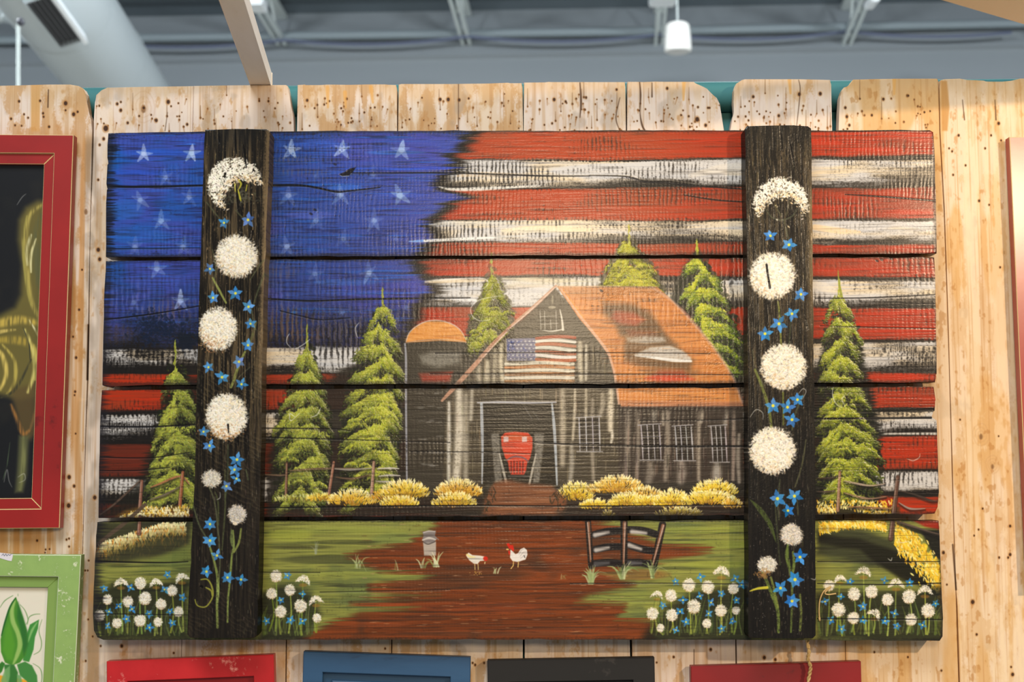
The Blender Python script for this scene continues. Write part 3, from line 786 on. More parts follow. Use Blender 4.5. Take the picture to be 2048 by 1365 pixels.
    for _ in range(260):
        x, y = rng.uniform(720, 1260), rng.uniform(1046, 1272)
        c.dab(x, y, 0, rng.uniform(3, 12), .8, jit((196, 150, 112), 10) if rng.random() < .35 else jit((70, 40, 26), 8), .4)
    # left bank, row four
    c.poly([(190, 1044), (380, 1044), (380, 1090), (300, 1120), (190, 1126)], (50, 48, 36), .85, 8, wob=(warp, 6))
    c.poly([(300, 1122), (380, 1092), (380, 1135), (280, 1140)], (104, 116, 58), .7, 9)
    for _ in range(900):
        t = rng.random()
        x = 192 + t * 180
        y0_ = 1096 - t * 58 if t < .75 else 1052
        y = y0_ + abs(rng.normal(0, 17)) - 4
        if y < 1043:
            continue
        f_ = (y - y0_) / 30
        c.dab(x, y, 1.57 + rng.normal(0, .3), rng.uniform(3, 7), rng.uniform(.9, 1.8), jit(mix((242, 230, 176), (140, 118, 52), min(1, f_ * 1.2 + rng.random() * .35)), 9) if rng.random() < .88 else (206, 130, 48), .9 * max(.15, 1 - f_ * .9), .05)
    c.curve([(290, 1010), (250, 1046), (222, 1068), (192, 1092)], [3.4, 4.2, 3.4], (88, 72, 58), .95, 1)
    post(280, 1034, 278, 1068, 5, (134, 88, 70))
    # right bank
    c.poly([(1632, 1000), (1700, 1004), (1800, 1014), (1800, 1030), (1632, 1030)], (60, 56, 32), .7, 4)
    for _ in range(300):
        x, y = rng.uniform(1634, 1790), rng.uniform(1002, 1030)
        if 1672 < x < 1690 and y > 1016:
            continue
        if x > 1690 and y > 1016 + (x - 1690) * .3:
            continue
        c.dab(x, y, 1.57 + rng.normal(0, .4), rng.uniform(3, 5), rng.uniform(1, 1.9), jit((242, 228, 150) if rng.random() < .5 else (224, 180, 50), 9), .85, .05)
    c.poly([(1634, 1060), (1700, 1056), (1780, 1080), (1840, 1130), (1884, 1190), (1884, 1200), (1780, 1140), (1634, 1110)], (58, 60, 40), .92, 8, wob=(warp, 6))
    c.poly([(1634, 1066), (1720, 1080), (1810, 1110), (1870, 1180), (1800, 1160), (1720, 1100), (1634, 1088)], (30, 28, 20), .9, 6, wob=(warp, 5))
    c.poly([(1840, 1060), (1890, 1060), (1890, 1130), (1866, 1110)], (30, 29, 26), .95, 4)
    for _ in range(1700):
        t = rng.random() ** .8
        x = 1638 + t * 246
        top = np.interp(x, [1638, 1700, 1770, 1790, 1830, 1860, 1884], [1046, 1044, 1044, 1046, 1072, 1100, 1140])
        th = np.interp(x, [1638, 1700, 1770, 1790, 1840, 1884], [22, 10, 16, 52, 68, 60])
        y = top + (rng.random() + rng.normal(0, .10)) * th
        if y < 1043 or (1772 < x < 1790):
            continue
        if 1700 < x < 1740 and rng.random() < .6:
            continue
        c.dab(x, y, 1.2 + rng.normal(0, .4), rng.uniform(3, 6), rng.uniform(1, 1.9), jit([(238, 200, 60), (214, 164, 40), (240, 226, 140)][rng.choice(3, p=[.5, .25, .25])], 10), .85, .05)
    c.poly([(1822, 1040), (1886, 1040), (1888, 1062), (1850, 1054)], (150, 34, 24), .9, 3)
    c.curve([(1795, 1044), (1830, 1056), (1860, 1066), (1886, 1072)], [2, 3, 3, 2], (96, 80, 70), .95, 1)
    c.curve([(1795, 1048), (1830, 1061), (1886, 1078)], [2, 4, 5], (26, 24, 22), .8, 2)
    for P, col in (([(1688, 962), (1705, 966), (1740, 972), (1770, 968)], (170, 150, 132)), ([(1688, 986), (1715, 994), (1740, 998), (1772, 994)], (146, 116, 96)), ([(1634, 957), (1660, 957), (1674, 953)], (70, 58, 50)), ([(1634, 984), (1655, 984), (1670, 982)], (84, 70, 60)),
                   ([(1798, 982), (1830, 990), (1862, 1002), (1876, 1002)], (64, 54, 48)), ([(1798, 1006), (1820, 1018), (1850, 1018)], (150, 138, 130)), ([(1696, 1014), (1740, 1016), (1790, 1018)], (150, 110, 76))):
        c.curve([(x, y + 3) for x, y in P], [2, 3.4, 2], (24, 22, 20), .6, 2)
        c.curve(P, [.8, 2.2, .8], col, .9, .9)
    post(1680, 944, 1676, 1022, 4.4, (150, 112, 84))
    post(1796, 954, 1782, 1078, 6, (94, 66, 54))

    # milk can, hens, gate
    c.poly([(846, 1084), (872, 1084), (872, 1112), (848, 1112)], (178, 166, 154), .97, 1.2)
    c.poly([(845, 1064), (872, 1062), (870, 1072), (874, 1078), (868, 1086), (850, 1087), (844, 1080), (847, 1073)], (128, 120, 118), .95, 1.2)
    c.curve([(847, 1066), (858, 1063), (870, 1064)], [1, 1.6, 1], (196, 188, 182), .8, .8)
    c.curve([(845, 1081), (858, 1077), (871, 1080)], [1.2, 2.4, 1.2], (210, 202, 192), .8, .8)
    c.curve([(845, 1084), (856, 1089), (870, 1084)], [.8, 1.2, .8], (70, 62, 60), .8, .8)
    c.stroke([(872, 1076), (877, 1080)], 1.2, (140, 130, 126), .7)
    gr = [(190, 196, 150), (150, 162, 100), (206, 208, 168)]
    blades(c, 845, 1136, 5, 22, .9, gr, .9)
    blades(c, 872, 1134, 9, 30, .45, gr, .95)
    blades(c, 714, 1136, 8, 30, .5, gr, .7)
    blades(c, 632, 1108, 5, 28, .4, [(150, 156, 130)], .45)
    blades(c, 790, 1140, 2, 26, .2, gr, .6)
    blades(c, 990, 1147, 4, 14, .5, gr, .9, 1.6)
    blades(c, 1125, 1158, 3, 14, .6, gr, .4)
    # hen
    c.poly([(932, 1112), (937, 1106), (945, 1111), (960, 1112), (970, 1114), (969, 1122), (960, 1123), (955, 1129), (947, 1128), (938, 1121)], (226, 218, 204), .98, 1)
    c.curve([(934, 1110), (940, 1114), (950, 1115)], [2, 2.4, 1], (232, 214, 140), .8, .9)
    c.dab(971, 1118, .3, 5, 4.6, (206, 44, 26), .97)
    c.stroke([(970, 1125), (969.5, 1128)], 1, (220, 200, 150), .9, .6)
    for x in (949.5, 956):
        c.stroke([(x, 1129), (x + .6, 1140)], .9, (206, 176, 116), .9, .6)
    # rooster
    c.poly([(1021, 1100), (1025, 1103), (1031, 1109), (1036, 1107), (1041, 1099), (1048, 1096), (1054, 1101), (1055, 1110), (1051, 1120), (1044, 1122), (1036, 1125), (1025, 1123), (1020, 1116)], (230, 222, 214), .98, 1)
    for P in ([(1038, 1110), (1043, 1101), (1050, 1098)], [(1040, 1114), (1046, 1106), (1053, 1104)], [(1041, 1118), (1048, 1112), (1053, 1111)]):
        c.curve(P, [.5, 1, .5], (176, 166, 162), .7, .7)
    c.poly([(1013, 1088), (1018, 1087), (1020, 1091), (1026, 1091), (1028, 1099), (1027, 1104), (1022, 1099), (1018, 1098), (1015, 1093)], (210, 40, 24), .98, .9)
    c.dab(1018.5, 1106, 1.4, 4.6, 2, (208, 44, 28), .95)
    c.dab(1015, 1099.5, .1, 3, 1.6, (224, 190, 110), .95)
    c.dab(1049, 1114, 1.2, 3.4, 1.2, (60, 56, 56), .7)
    for P in ([(1027, 1124), (1026.5, 1132), (1022, 1138)], [(1037, 1124), (1036, 1135)]):
        c.stroke(P, 1, (222, 186, 110), .9, .6)
    for _ in range(12):
        c.dab(rng.normal(955, 6), rng.normal(1147, 2), 0, 1.2, .8, (200, 160, 80), .7)
    # gate
    for P, q in (([(1188, 1070), (1215, 1064), (1243, 1062)], 0), ([(1252, 1060), (1285, 1062), (1315, 1070)], 1), ([(1190, 1100), (1215, 1095), (1242, 1094)], 0), ([(1256, 1090), (1280, 1098), (1306, 1103)], 1), ([(1188, 1128), (1215, 1126), (1242, 1128)], 2), ([(1256, 1126), (1280, 1126), (1302, 1130)], 2)):
        c.curve(P, [7, 7.5, 7], (30, 27, 28), .97, 1.2)
        w_ = (214, 206, 198) if q < 2 else (128, 126, 128)
        if q == 1:
            P = P[:2] if P[0][1] > 1080 else [(1262, 1063), (1290, 1066)]
        else:
            P = [P[0], P[1]]
        c.stroke([(x + 2, y + 1) for x, y in P], [4.4, 2.6], w_, .8 if q < 2 else .55, 3)
    for x0_, y0_, x1_, y1_, w_, d in ((1176, 1044, 1182, 1134, 5, 1), (1248, 1044, 1248, 1138, 6, -1), (1325, 1050, 1306, 1142, 6, -1)):
        c.stroke([(x0_, y0_), (x1_, y1_)], [w_ * 1.2, w_ * 1.5, w_ * 1.1], (32, 27, 25), .97, 1)
        c.stroke([(x0_ + 1, y0_ + 2), (x1_ - 1, y1_ - 10)], [w_ * .6, w_ * .7, w_ * .3], (140, 92, 66), .9, 1.2)
        c.stroke([(x0_ + (2 if d < 0 else -1), y0_ + 2), (x1_, y1_ - 14)], [w_ * .2, w_ * .35, .5], (206, 190, 180), .75, 1)
    for x, y, n in ((1182, 1168, 26), (1244, 1158, 22), (1306, 1156, 12)):
        blades(c, x, y, n, 34, .55, [(120, 136, 84), (156, 168, 110), (96, 112, 70), (180, 188, 140)], .85, 1.8)

    # ---------------- flower beds ----------------
    for P in ([(190, 1190), (250, 1165), (375, 1165), (375, 1280), (190, 1280)], [(520, 1185), (560, 1170), (620, 1190), (648, 1230), (600, 1282), (520, 1282)], [(1296, 1262), (1330, 1215), (1400, 1185), (1496, 1165), (1496, 1284), (1290, 1284)], [(1634, 1190), (1700, 1190), (1886, 1180), (1886, 1284), (1634, 1284)]):
        c.poly(P, (32, 33, 26), .82, 12, wob=(warp, 12))
    bed = [[(242, 1168, 12, 1), (281, 1167, 12, 0), (312, 1168, 11, 1), (364, 1158, 12, 1), (215, 1200, 10, 0), (256, 1204, 11, 0), (290, 1198, 13, 0), (322, 1209, 11, 0), (344, 1182, 11, 0), (357, 1224, 10, 0), (199, 1232, 11, 0), (234, 1247, 10, 0), (280, 1242, 12, 0), (316, 1245, 9, 0)],
           [(552, 1153, 12, 0), (606, 1162, 12, 1), (543, 1188, 11, 0), (580, 1181, 11, 0), (601, 1213, 13, 0), (632, 1203, 12, 1), (561, 1224, 12, 0), (634, 1237, 9, 0)],
           [(1378, 1171, 13, 0), (1416, 1175, 13, 0), (1443, 1146, 14, 1), (1467, 1178, 11, 0), (1314, 1192, 10, 1), (1342, 1192, 12, 0), (1388, 1214, 14, 0), (1305, 1228, 12, 0), (1344, 1231, 12, 0), (1442, 1222, 12, 0), (1472, 1222, 8, 0), (1321, 1257, 8, 0), (1414, 1248, 9, 0)],
           [(1658, 1172, 11, 0), (1680, 1160, 10, 1), (1727, 1146, 13, 1), (1708, 1189, 13, 0), (1743, 1184, 13, 0), (1775, 1200, 12, 0), (1792, 1170, 13, 1), (1818, 1194, 14, 0), (1850, 1184, 13, 1), (1677, 1220, 14, 0), (1707, 1237, 12, 0), (1748, 1230, 12, 1), (1822, 1240, 12, 0), (1856, 1222, 14, 0)]]
    blu = [[(208, 1178), (261, 1176), (335, 1151), (329, 1180), (365, 1196), (237, 1213), (264, 1219), (218, 1224), (298, 1229), (340, 1224), (253, 1239), (215, 1253), (344, 1247), (299, 1256)],
           [(575, 1152), (605, 1189), (562, 1201), (533, 1243), (581, 1241), (605, 1243)],
           [(1351, 1164), (1401, 1155), (1471, 1158), (1483, 1170), (1443, 1188), (1400, 1193), (1366, 1201), (1473, 1201), (1326, 1212), (1422, 1206), (1360, 1224), (1417, 1228), (1372, 1245), (1465, 1243), (1352, 1261), (1443, 1258)],
           [(1700, 1164), (1769, 1162), (1819, 1166), (1682, 1194), (1650, 1204), (1871, 1208), (1726, 1214), (1789, 1228), (1662, 1241), (1726, 1241), (1770, 1243), (1794, 1253), (1845, 1251), (1683, 1259)]]
    for b, q, (x0_, x1_) in zip(bed, blu, ((192, 374), (524, 640), (1300, 1490), (1636, 1880))):
        flower_bed(c, b, q, 1272, x0_, x1_)

    # little white flourishes
    for P in ([(579, 668), (574, 676), (574, 687), (581, 695)], [(590, 699), (606, 690), (620, 679)], [(718, 646), (711, 656), (713, 670), (716, 676)], [(948, 576), (952, 562), (968, 558), (976, 566), (968, 577), (954, 578)], [(1002, 592), (960, 600), (942, 616), (946, 634), (962, 642), (980, 640)],
              [(590, 835), (580, 828), (582, 842), (600, 826)], [(622, 835), (634, 830), (642, 815)], [(1667, 770), (1665, 790), (1672, 808), (1684, 816)], [(1690, 790), (1684, 800), (1690, 812)], [(1814, 918), (1826, 922), (1838, 916), (1840, 908)], [(1795, 1084), (1805, 1086), (1815, 1084)], [(1776, 1118), (1782, 1122), (1784, 1116)]):
        curl(c, P, .6)

    # ---------------- cracks, knots, end grain ----------------
    K = (12, 11, 13)
    for P, w_ in (([(208, 372), (260, 374), (330, 373), (410, 371)], [2.6, 2.2, 1.8]), ([(540, 371), (600, 371), (640, 377), (672, 384), (700, 382), (760, 375)], [2.4, 2, 1.6, 1]), ([(690, 346), (760, 346), (900, 346), (1000, 349), (1090, 352), (1180, 352)], [.8, 1.4, 1.6, 1]),
                  ([(1180, 351), (1250, 353), (1290, 362), (1340, 364), (1400, 372), (1482, 378)], [1, 1.6, 2, 1.2]), ([(1368, 390), (1430, 400), (1486, 404)], [.8, 1.4, 1.2]), ([(1690, 389), (1770, 394), (1872, 402)], [.8, 1.6, 1.4]), ([(205, 498), (300, 497), (400, 496)], [.7, .8, .6]),
                  ([(535, 598), (620, 602), (720, 599), (850, 597), (940, 596)], [1.6, 1.8, 1.8, 1]), ([(205, 640), (260, 634), (320, 626), (400, 612)], [1, 1.4, .9]), ([(1630, 597), (1740, 596), (1872, 590)], [.8, 1.2, 1]), ([(560, 622), (600, 632), (640, 640), (700, 636)], [.8, 1, .6]),
                  ([(200, 853), (300, 854), (392, 849)], [1.8, 1.6, 1]), ([(530, 857), (660, 858), (700, 862)], [1, .9, .6]), ([(530, 875), (700, 880), (900, 886)], [1, .8, .6]), ([(820, 904), (960, 905), (1060, 908)], [.6, .8, .5]), ([(1070, 886), (1160, 890), (1300, 893), (1494, 893)], [1, 1.6, 2, 1.6]), ([(1630, 838), (1740, 837), (1862, 836)], [1.8, 2, 2.2]),
                  ([(1280, 842), (1400, 841), (1494, 838)], [.7, .9, .9]), ([(530, 1016), (700, 1014), (900, 1012), (1200, 1013), (1490, 1011)], [1.2, 1.3, .9]), ([(198, 915), (300, 916), (380, 905)], [.8, .9, .6]), ([(198, 942), (280, 941), (340, 935)], [.8, 1, .6]), ([(870, 707), (1000, 706), (1240, 706), (1420, 708)], [.6, .8, .6]), ([(860, 748), (1100, 749), (1300, 749), (1490, 750)], [.7, .9, .7]),
                  ([(187, 1123), (260, 1125), (330, 1126), (376, 1124)], [1.4, 1.3, .8]), ([(186, 1228), (376, 1231)], [.7, .6]), ([(524, 1145), (640, 1146)], [.7, .6]), ([(640, 1185), (900, 1180)], [.6, .6]), ([(1635, 1124), (1760, 1124), (1886, 1124)], [.8, .8]), ([(1635, 1168), (1770, 1170), (1886, 1167)], [.8, 1, 1]), ([(1635, 1238), (1886, 1240)], [.9, .8]),
                  ([(1140, 1168), (1300, 1167), (1490, 1169)], [.7, .7]), ([(1640, 652), (1740, 655), (1872, 658)], [.6, .8])):
        c.curve(P, w_, K, .92, .8, 8)
        c.curve([(x, y) for x, y in P], [v * 1.6 for v in w_], K, 0.0001, 1.4, 8, None, -1400.0)
        c.curve([(x, y + 2.4) for x, y in P], [.7] * 3, (150, 150, 165), .16, .8, 6)
    c.poly([(678, 349), (690, 344), (700, 337), (712, 335), (706, 344), (698, 352), (684, 353)], (16, 14, 22), .95, 1.2, hk=-.4)
    for x, y in ((670, 329), (622, 428), (630, 420), (1236, 511), (1203, 582), (1782, 518), (1754, 522), (1763, 520)):
        c.dab(x, y, .4, 4, 2.4, (26, 24, 34), .7, -.1)
    # worn dark rim of every board
    for i, (yt0, yt1, yb0, yb1) in enumerate(((265, 260, 513, 508), (521, 515, 769, 765), (779, 773, 1036, 1029), (1043, 1041, 1281, 1282))):
        t = np.interp(PX, [205, 1870], [yt0, yt1]).astype(F)
        b = np.interp(PX, [205, 1870], [yb0, yb1]).astype(F)
        inr = (rw == i)
        m = np.maximum(ss(5, 0, PY - t + (fine - .5) * 4), ss(7, 0, b - PY + (fine - .5) * 6)) * inr
        c.put(A, m * .55, (30, 27, 28))
    xl = np.interp(PY, [265, 1180, 1280], [216, 188, 190]).astype(F)
    c.put(A, ss(26, 0, PX - xl + (hs2 - .5) * 34) * .8, (30, 28, 32))
    for _ in range(60):
        y = rng.uniform(270, 520)
        c.dab(np.interp(y, [265, 1280], [216, 188]) + rng.uniform(0, 14), y, 0, rng.uniform(4, 16), rng.uniform(.8, 2), (16, 18, 30), .7, -.1)
    xr = np.interp(PY, [262, 1280], [1868, 1885]).astype(F)
    c.put(A, ss(7, 0, xr - PX + (fine - .5) * 6) * .7, (44, 34, 32))
    # dry-brushed grid of the saw marks
    val = ss(.40, .18, rough + .06 * (hs - .5))
    c.put(A, val * .55 * ss(1036, 1020, PY), (24, 21, 20))
    c.put(A, ss(.62, .80, .5 * fine + .5 * kn) * ss(.5, .7, c.noise(60, 24, 23, 3)) * .25, (24, 21, 20))
    c.put(A, ss(.42, .25, grain) * .28, (32, 27, 25))
    c.hgt = np.clip(c.hgt, 0, 1)
    return c
def paint_straps():
    c = Canvas(365, 1640, 245, 1290, Y_STRAP, 1.25, (27, 24, 20))
    PX, PY, H, W = c.PX, c.PY, c.H, c.W
    A = c.all()
    g = c.noise(2.6, 70, 51, 3)
    g2 = c.noise(1.8, 18, 52, 2)
    fine = c.noise(2.2, 2.6, 53, 2)
    cl = c.noise(50, 80, 54, 3)
    dia = .5 + .5 * np.sin((PY - PX * .62) * 2 * math.pi / 10.0 + 9 * (cl - .5) + 7 * (c.noise(14, 9, 55, 2) - .5))
    dia = .5 + (dia - .5) * np.clip(c.noise(40, 30, 56, 3) * 3 - 1.0, 0, 1)
    lowl = ss(600, 760, PY) * (PX < 800)
    c.hgt[:] = .25 + .45 * (.6 * g + .3 * g2 + .25 * fine) + .08 * (dia - .5) * lowl
    left = (PX < 800).astype(F)
    upper = ss(1000, 700, PY)
    c.put(A, ss(.5, .75, cl) * .5, (58, 49, 38))
    c.put(A, ss(.44, .70, g) * (.30 + .5 * upper), (92, 78, 56))
    c.put(A, ss(.62, .85, .6 * g2 + .4 * fine) * (.25 + .5 * upper), (140, 116, 82))
    c.put(A, ss(.62, .95, dia) * lowl * .4, (98, 84, 60))
    c.put(A, (1 - left) * ss(.40, .62, fine) * .45, (26, 24, 21))
    c.put(A, ss(.48, .24, g) * .65, (18, 16, 15))
    c.put(A, ss(320, 262, PY) * .45, (32, 31, 30))
    c.put(A, (1 - left) * ss(700, 950, PY) * .6, (28, 27, 27))
    c.put(A, left * ss(850, 1050, PY) * .45, (34, 30, 28))
    for _ in range(700):
        y = rng.uniform(300, 1270)
        x = rng.choice([rng.uniform(392, 530), rng.uniform(1494, 1626)])
        c.dab(x, y, 1.57, rng.uniform(2, 8), .8, jit((166, 140, 100) if y < 760 else (120, 108, 90), 14), .35, .05)
    # paler tan right edges
    c.put(A, ss(10, 0, np.abs(PX - np.interp(PY, [258, 600, 940, 1276], [537, 526, 520, 513]).astype(F)) + (fine - .5) * 8) * left * ss(1000, 600, PY) * .55, (172, 144, 104))
    c.put(A, ss(16, 0, np.interp(PY, [252, 600, 940, 1276], [1624, 1626, 1630, 1632]).astype(F) - PX + (g - .5) * 26) * (1 - left) * ss(840, 480, PY) * ss(300, 420, PY) * .6, (176, 146, 98))

    def stem(P, w_=2.0, col=(112, 122, 66), a=.85):
        c.curve(P, [w_ * .7, w_, w_ * .8], jit(col, 6), a, 1.0, 6, tex=ss(.95, .4, .6 * fine + .4 * g))

    def leafy(P, w_, col=(96, 112, 56), a=.75):
        c.curve(P, [.6, w_, w_ * .9, .6], jit(col, 6), a, 1.4, 6, tex=ss(.98, .35, .6 * fine + .4 * g))
    dull = (84, 88, 62)
    # ---- left strap ----
    for P in ([(413, 405), (425, 420), (441, 440)], [(470, 420), (490, 440), (497, 440)], [(425, 500), (432, 540), (425, 570)], [(500, 560), (520, 530), (528, 520)], [(500, 600), (508, 650), (512, 660)], [(505, 615), (520, 570), (530, 545)]):
        stem(P, 1.6, dull, .7)
    stem([(425, 556), (438, 580), (452, 606)], 2.4, (140, 146, 76))
    stem([(512, 645), (505, 672), (498, 690)], 3, (110, 118, 72), .7)
    stem([(490, 704), (478, 730), (468, 760), (462, 775)], [3, 4, 3.4][0], (128, 138, 66))
    stem([(500, 735), (478, 755), (470, 775)], 1.2, dull, .6)
    stem([(456, 890), (455, 960), (450, 1000)], 2, dull, .6)
    for P in ([(418, 975), (428, 1000), (434, 1040), (440, 1120), (436, 1180)], [(430, 985), (436, 1005), (437, 1050)], [(450, 940), (450, 1020), (444, 1100)], [(492, 940), (496, 960)], [(386, 1010), (398, 1050), (412, 1075)]):
        stem(P, 1.8, dull, .75)
    stem([(420, 1095), (430, 1130), (436, 1165), (434, 1210), (435, 1256)], 2.8, (128, 140, 70))
    leafy([(434, 1160), (436, 1185), (434, 1210)], 3.2, (140, 150, 74), .8)
    stem([(466, 1062), (468, 1090), (464, 1110), (460, 1160), (456, 1200), (455, 1245)], 2.2, (138, 148, 78))
    stem([(482, 1058), (478, 1085), (468, 1105)], 2.4, (136, 146, 74))
    leafy([(463, 1060), (464, 1085), (470, 1100)], 3.4, (110, 124, 64), .8)
    stem([(473, 1100), (473, 1140)], 1.6, dull, .6)
    for P in ([(402, 1160), (415, 1160), (424, 1175), (425, 1195), (412, 1214), (395, 1212), (390, 1200)], [(412, 1176), (422, 1182), (424, 1192)]):
        c.curve(P, [1.2, 1.8, 1.4, 1], (160, 160, 62), .8, .9)
    c.dab(403, 1174, .4, 4, 3, (14, 12, 12), .95, -.2)
    # open puff at the top
    def crescent(cx, cy, rx, ry, hx, hy, hrx, hry, n, tail=0):
        k = 0
        while k < n:
            x, y = rng.uniform(-1.06, 1.06), rng.uniform(-1.06, 1.06)
            r = math.hypot(x, y)
            if r > 1 + rng.normal(0, .04):
                continue
            px, py = cx + x * rx, cy + y * ry
            q = math.hypot((px - hx) / hrx, (py - hy) / hry)
            if q < 1 + rng.normal(0, .07) and rng.random() < .993:
                continue
            k += 1
            col = (242, 236, 220) if q > 1.25 or rng.random() < .5 else (226, 200, 158)
            if rng.random() < .08:
                col = (150, 140, 124)
            c.dab(px, py, rng.uniform(0, 3.14), rng.uniform(1.5, 3.6), rng.uniform(.9, 1.6), jit(col, 8), rng.uniform(.45, 1) * (.75 if r > .94 else 1), .1)
    crescent(470, 370, 54, 54, 492, 404, 46, 44, 1500)
    for _ in range(150):
        x, y = rng.normal(478, 18), rng.normal(392, 12)
        c.dab(x, y, rng.uniform(0, 3), rng.uniform(2, 5), 1.6, jit((96, 94, 76), 10), .3)
    for P in ([(470, 368), (472, 382), (478, 386)], [(477, 360), (482, 368), (478, 378)], [(494, 370), (492, 382)], [(476, 380), (480, 396), (482, 402)]):
        c.curve(P, [1.2, 2.2, 1], (196, 190, 60), .8, .9)
    for x, y, rx, ry, n in ((473, 513, 42, 43, 620), (436, 658, 38, 44, 600), (453, 833, 42, 46, 640)):
        puff(c, x, y, rx, ry, n, dens=.95)
    for _ in range(90):
        c.dab(rng.normal(420, 14), rng.normal(688, 9), rng.uniform(0, 3), rng.uniform(1.5, 3.2), 1.1, jit((176, 128, 84), 10), .45)
    for _ in range(110):
        c.dab(rng.normal(440, 22), rng.normal(868, 7), rng.uniform(0, 3), rng.uniform(1.5, 3.2), 1.1, jit((190, 134, 80), 10), .45)
    puff(c, 423, 958, 21, 19, 190, white=(216, 212, 202))
    puff(c, 474, 1030, 20, 21, 170, white=(208, 202, 196))
    c.dab(470, 1048, .3, 5, 3.4, (232, 214, 186), .9)
    for x, y, r, k in ((448, 446, 11, 5), (496, 440, 14, 5), (420, 538, 11, 5), (426, 596, 12, 5), (471, 587, 14, 5), (497, 614, 13, 5), (501, 648, 11, 5), (496, 691, 13, 5), (478, 724, 13, 5), (417, 735, 11, 5), (444, 755, 14, 5), (483, 769, 12, 5), (407, 864, 11, 5), (419, 892, 13, 5), (474, 920, 14, 5), (469, 940, 13, 5), (473, 958, 11, 4), (453, 973, 12, 5),
                       (420, 1049, 13, 6), (420, 1082, 14, 6), (434, 1112, 12, 4), (413, 1144, 13, 5), (455, 1156, 13, 6), (482, 1160, 12, 4)):
        blue_flower(c, x, y, r, None, k, (76, 150, 218) if rng.random() < .7 else (96, 140, 210), .92)
    # ---- right strap ----
    for P in ([(1568, 440), (1572, 460), (1580, 490)], [(1532, 420), (1545, 436), (1566, 440), (1585, 432), (1592, 420)], [(1550, 410), (1562, 432)], [(1580, 400), (1572, 432)], [(1505, 700), (1512, 740), (1530, 775)], [(1606, 790), (1590, 830), (1584, 860)], [(1612, 880), (1604, 930), (1590, 975)], [(1560, 960), (1556, 1000), (1558, 1040)], [(1594, 985), (1596, 1030)]):
        stem(P, 1.7, dull, .75)
    stem([(1556, 604), (1560, 640), (1562, 690)], 2.2, (140, 146, 72))
    stem([(1582, 640), (1578, 690)], 2, dull, .7)
    stem([(1510, 740), (1526, 780), (1538, 820), (1543, 860)], 3.2, (112, 124, 54))
    stem([(1566, 785), (1567, 850)], 2.2, (116, 128, 60))
    leafy([(1500, 1000), (1520, 1020), (1540, 1050), (1552, 1085)], 5, (82, 96, 48), .8)
    stem([(1550, 1000), (1554, 1060), (1560, 1130)], 2, dull, .6)
    stem([(1576, 1085), (1574, 1120), (1584, 1170), (1582, 1265)], 2.4, (104, 118, 56))
    leafy([(1576, 1090), (1574, 1115), (1582, 1140)], 4, (98, 112, 54), .8)
    stem([(1586, 1105), (1588, 1130), (1582, 1160)], 3, (116, 132, 62))
    stem([(1526, 1145), (1536, 1170), (1546, 1195), (1556, 1225), (1557, 1265)], 3.6, (112, 128, 62))
    stem([(1542, 1155), (1548, 1180), (1556, 1215)], 2.6, (120, 136, 64))
    stem([(1600, 1190), (1602, 1230), (1600, 1262)], 2.8, (112, 124, 64))
    c.curve([(1500, 1183), (1515, 1178), (1534, 1176)], [1, 2.4, 3], (206, 196, 60), .9, 1)
    crescent(1562, 408, 54, 52, 1564, 440, 45, 46, 1200)
    for x, y, rx, ry, n in ((1545, 552, 46, 47, 700), (1567, 734, 46, 46, 700), (1545, 902, 46, 48, 700)):
        puff(c, x, y, rx, ry, n, dens=.96)
    puff(c, 1583, 1070, 24, 24, 210, white=(222, 216, 208))
    puff(c, 1534, 1130, 21, 18, 190, white=(226, 222, 212))
    for _ in range(50):
        c.dab(rng.normal(1525, 8), rng.normal(1148, 4), rng.uniform(0, 3), 3, 1.6, (150, 112, 66), .5)
    for x, y, r, k in ((1541, 472, 13, 5), (1578, 490, 15, 5), (1602, 589, 14, 5), (1584, 628, 14, 5), (1558, 648, 16, 5), (1530, 668, 15, 5), (1546, 812, 16, 5), (1575, 815, 15, 5), (1595, 800, 14, 5), (1584, 840, 15, 5), (1555, 998, 17, 5), (1589, 993, 16, 5), (1576, 1022, 13, 5), (1600, 1115, 15, 5), (1590, 1160, 17, 6), (1561, 1177, 15, 5), (1584, 1203, 15, 6)):
        blue_flower(c, x, y, r, None, k, (62, 144, 222), .95)
    for P in ([(1597, 788), (1606, 778), (1612, 784), (1604, 800)], [(1500, 835), (1512, 820), (1525, 826), (1526, 840)], [(434, 1000), (440, 996), (440, 985)], [(1622, 1158), (1630, 1160), (1632, 1154)]):
        curl(c, P, .5)
    # checks in the timber
    K = (12, 11, 11)
    for P, w_ in (([(437, 260), (438, 275), (439, 285)], [1, 2, .8]), ([(470, 260), (471, 285), (473, 308)], [1, 2.2, .8]), ([(486, 290), (490, 315), (493, 336)], [.8, 2, .8]), ([(472, 372), (475, 395), (476, 422)], [.8, 2.6, 1]), ([(505, 462), (504, 475)], [1.4, 1.4]), ([(456, 850), (457, 866)], [2, 1]), ([(476, 876), (476, 892)], [2.4, 1]),
                  ([(1560, 254), (1563, 275), (1566, 302)], [1, 2.2, 1]), ([(1578, 274), (1584, 305), (1589, 334)], [.8, 2.2, .8]), ([(1595, 270), (1597, 285)], [1.4, 1]), ([(1533, 530), (1536, 552), (1540, 576)], [2.2, 2, 2.2]), ([(1561, 845), (1562, 862)], [2, 1]), ([(1612, 640), (1616, 660)], [1, 1])):
        c.curve(P, w_, K, .95, .8, 5)
        c.curve(P, [v * 1.4 for v in w_], K, .0001, 1.2, 5, None, -2000.0)
    for _ in range(130):
        c.dab(rng.uniform(1500, 1625), rng.uniform(980, 1270), 0, .9, .8, (130, 125, 118), .6)
    c.hgt = np.clip(c.hgt, 0, 1)
    return c
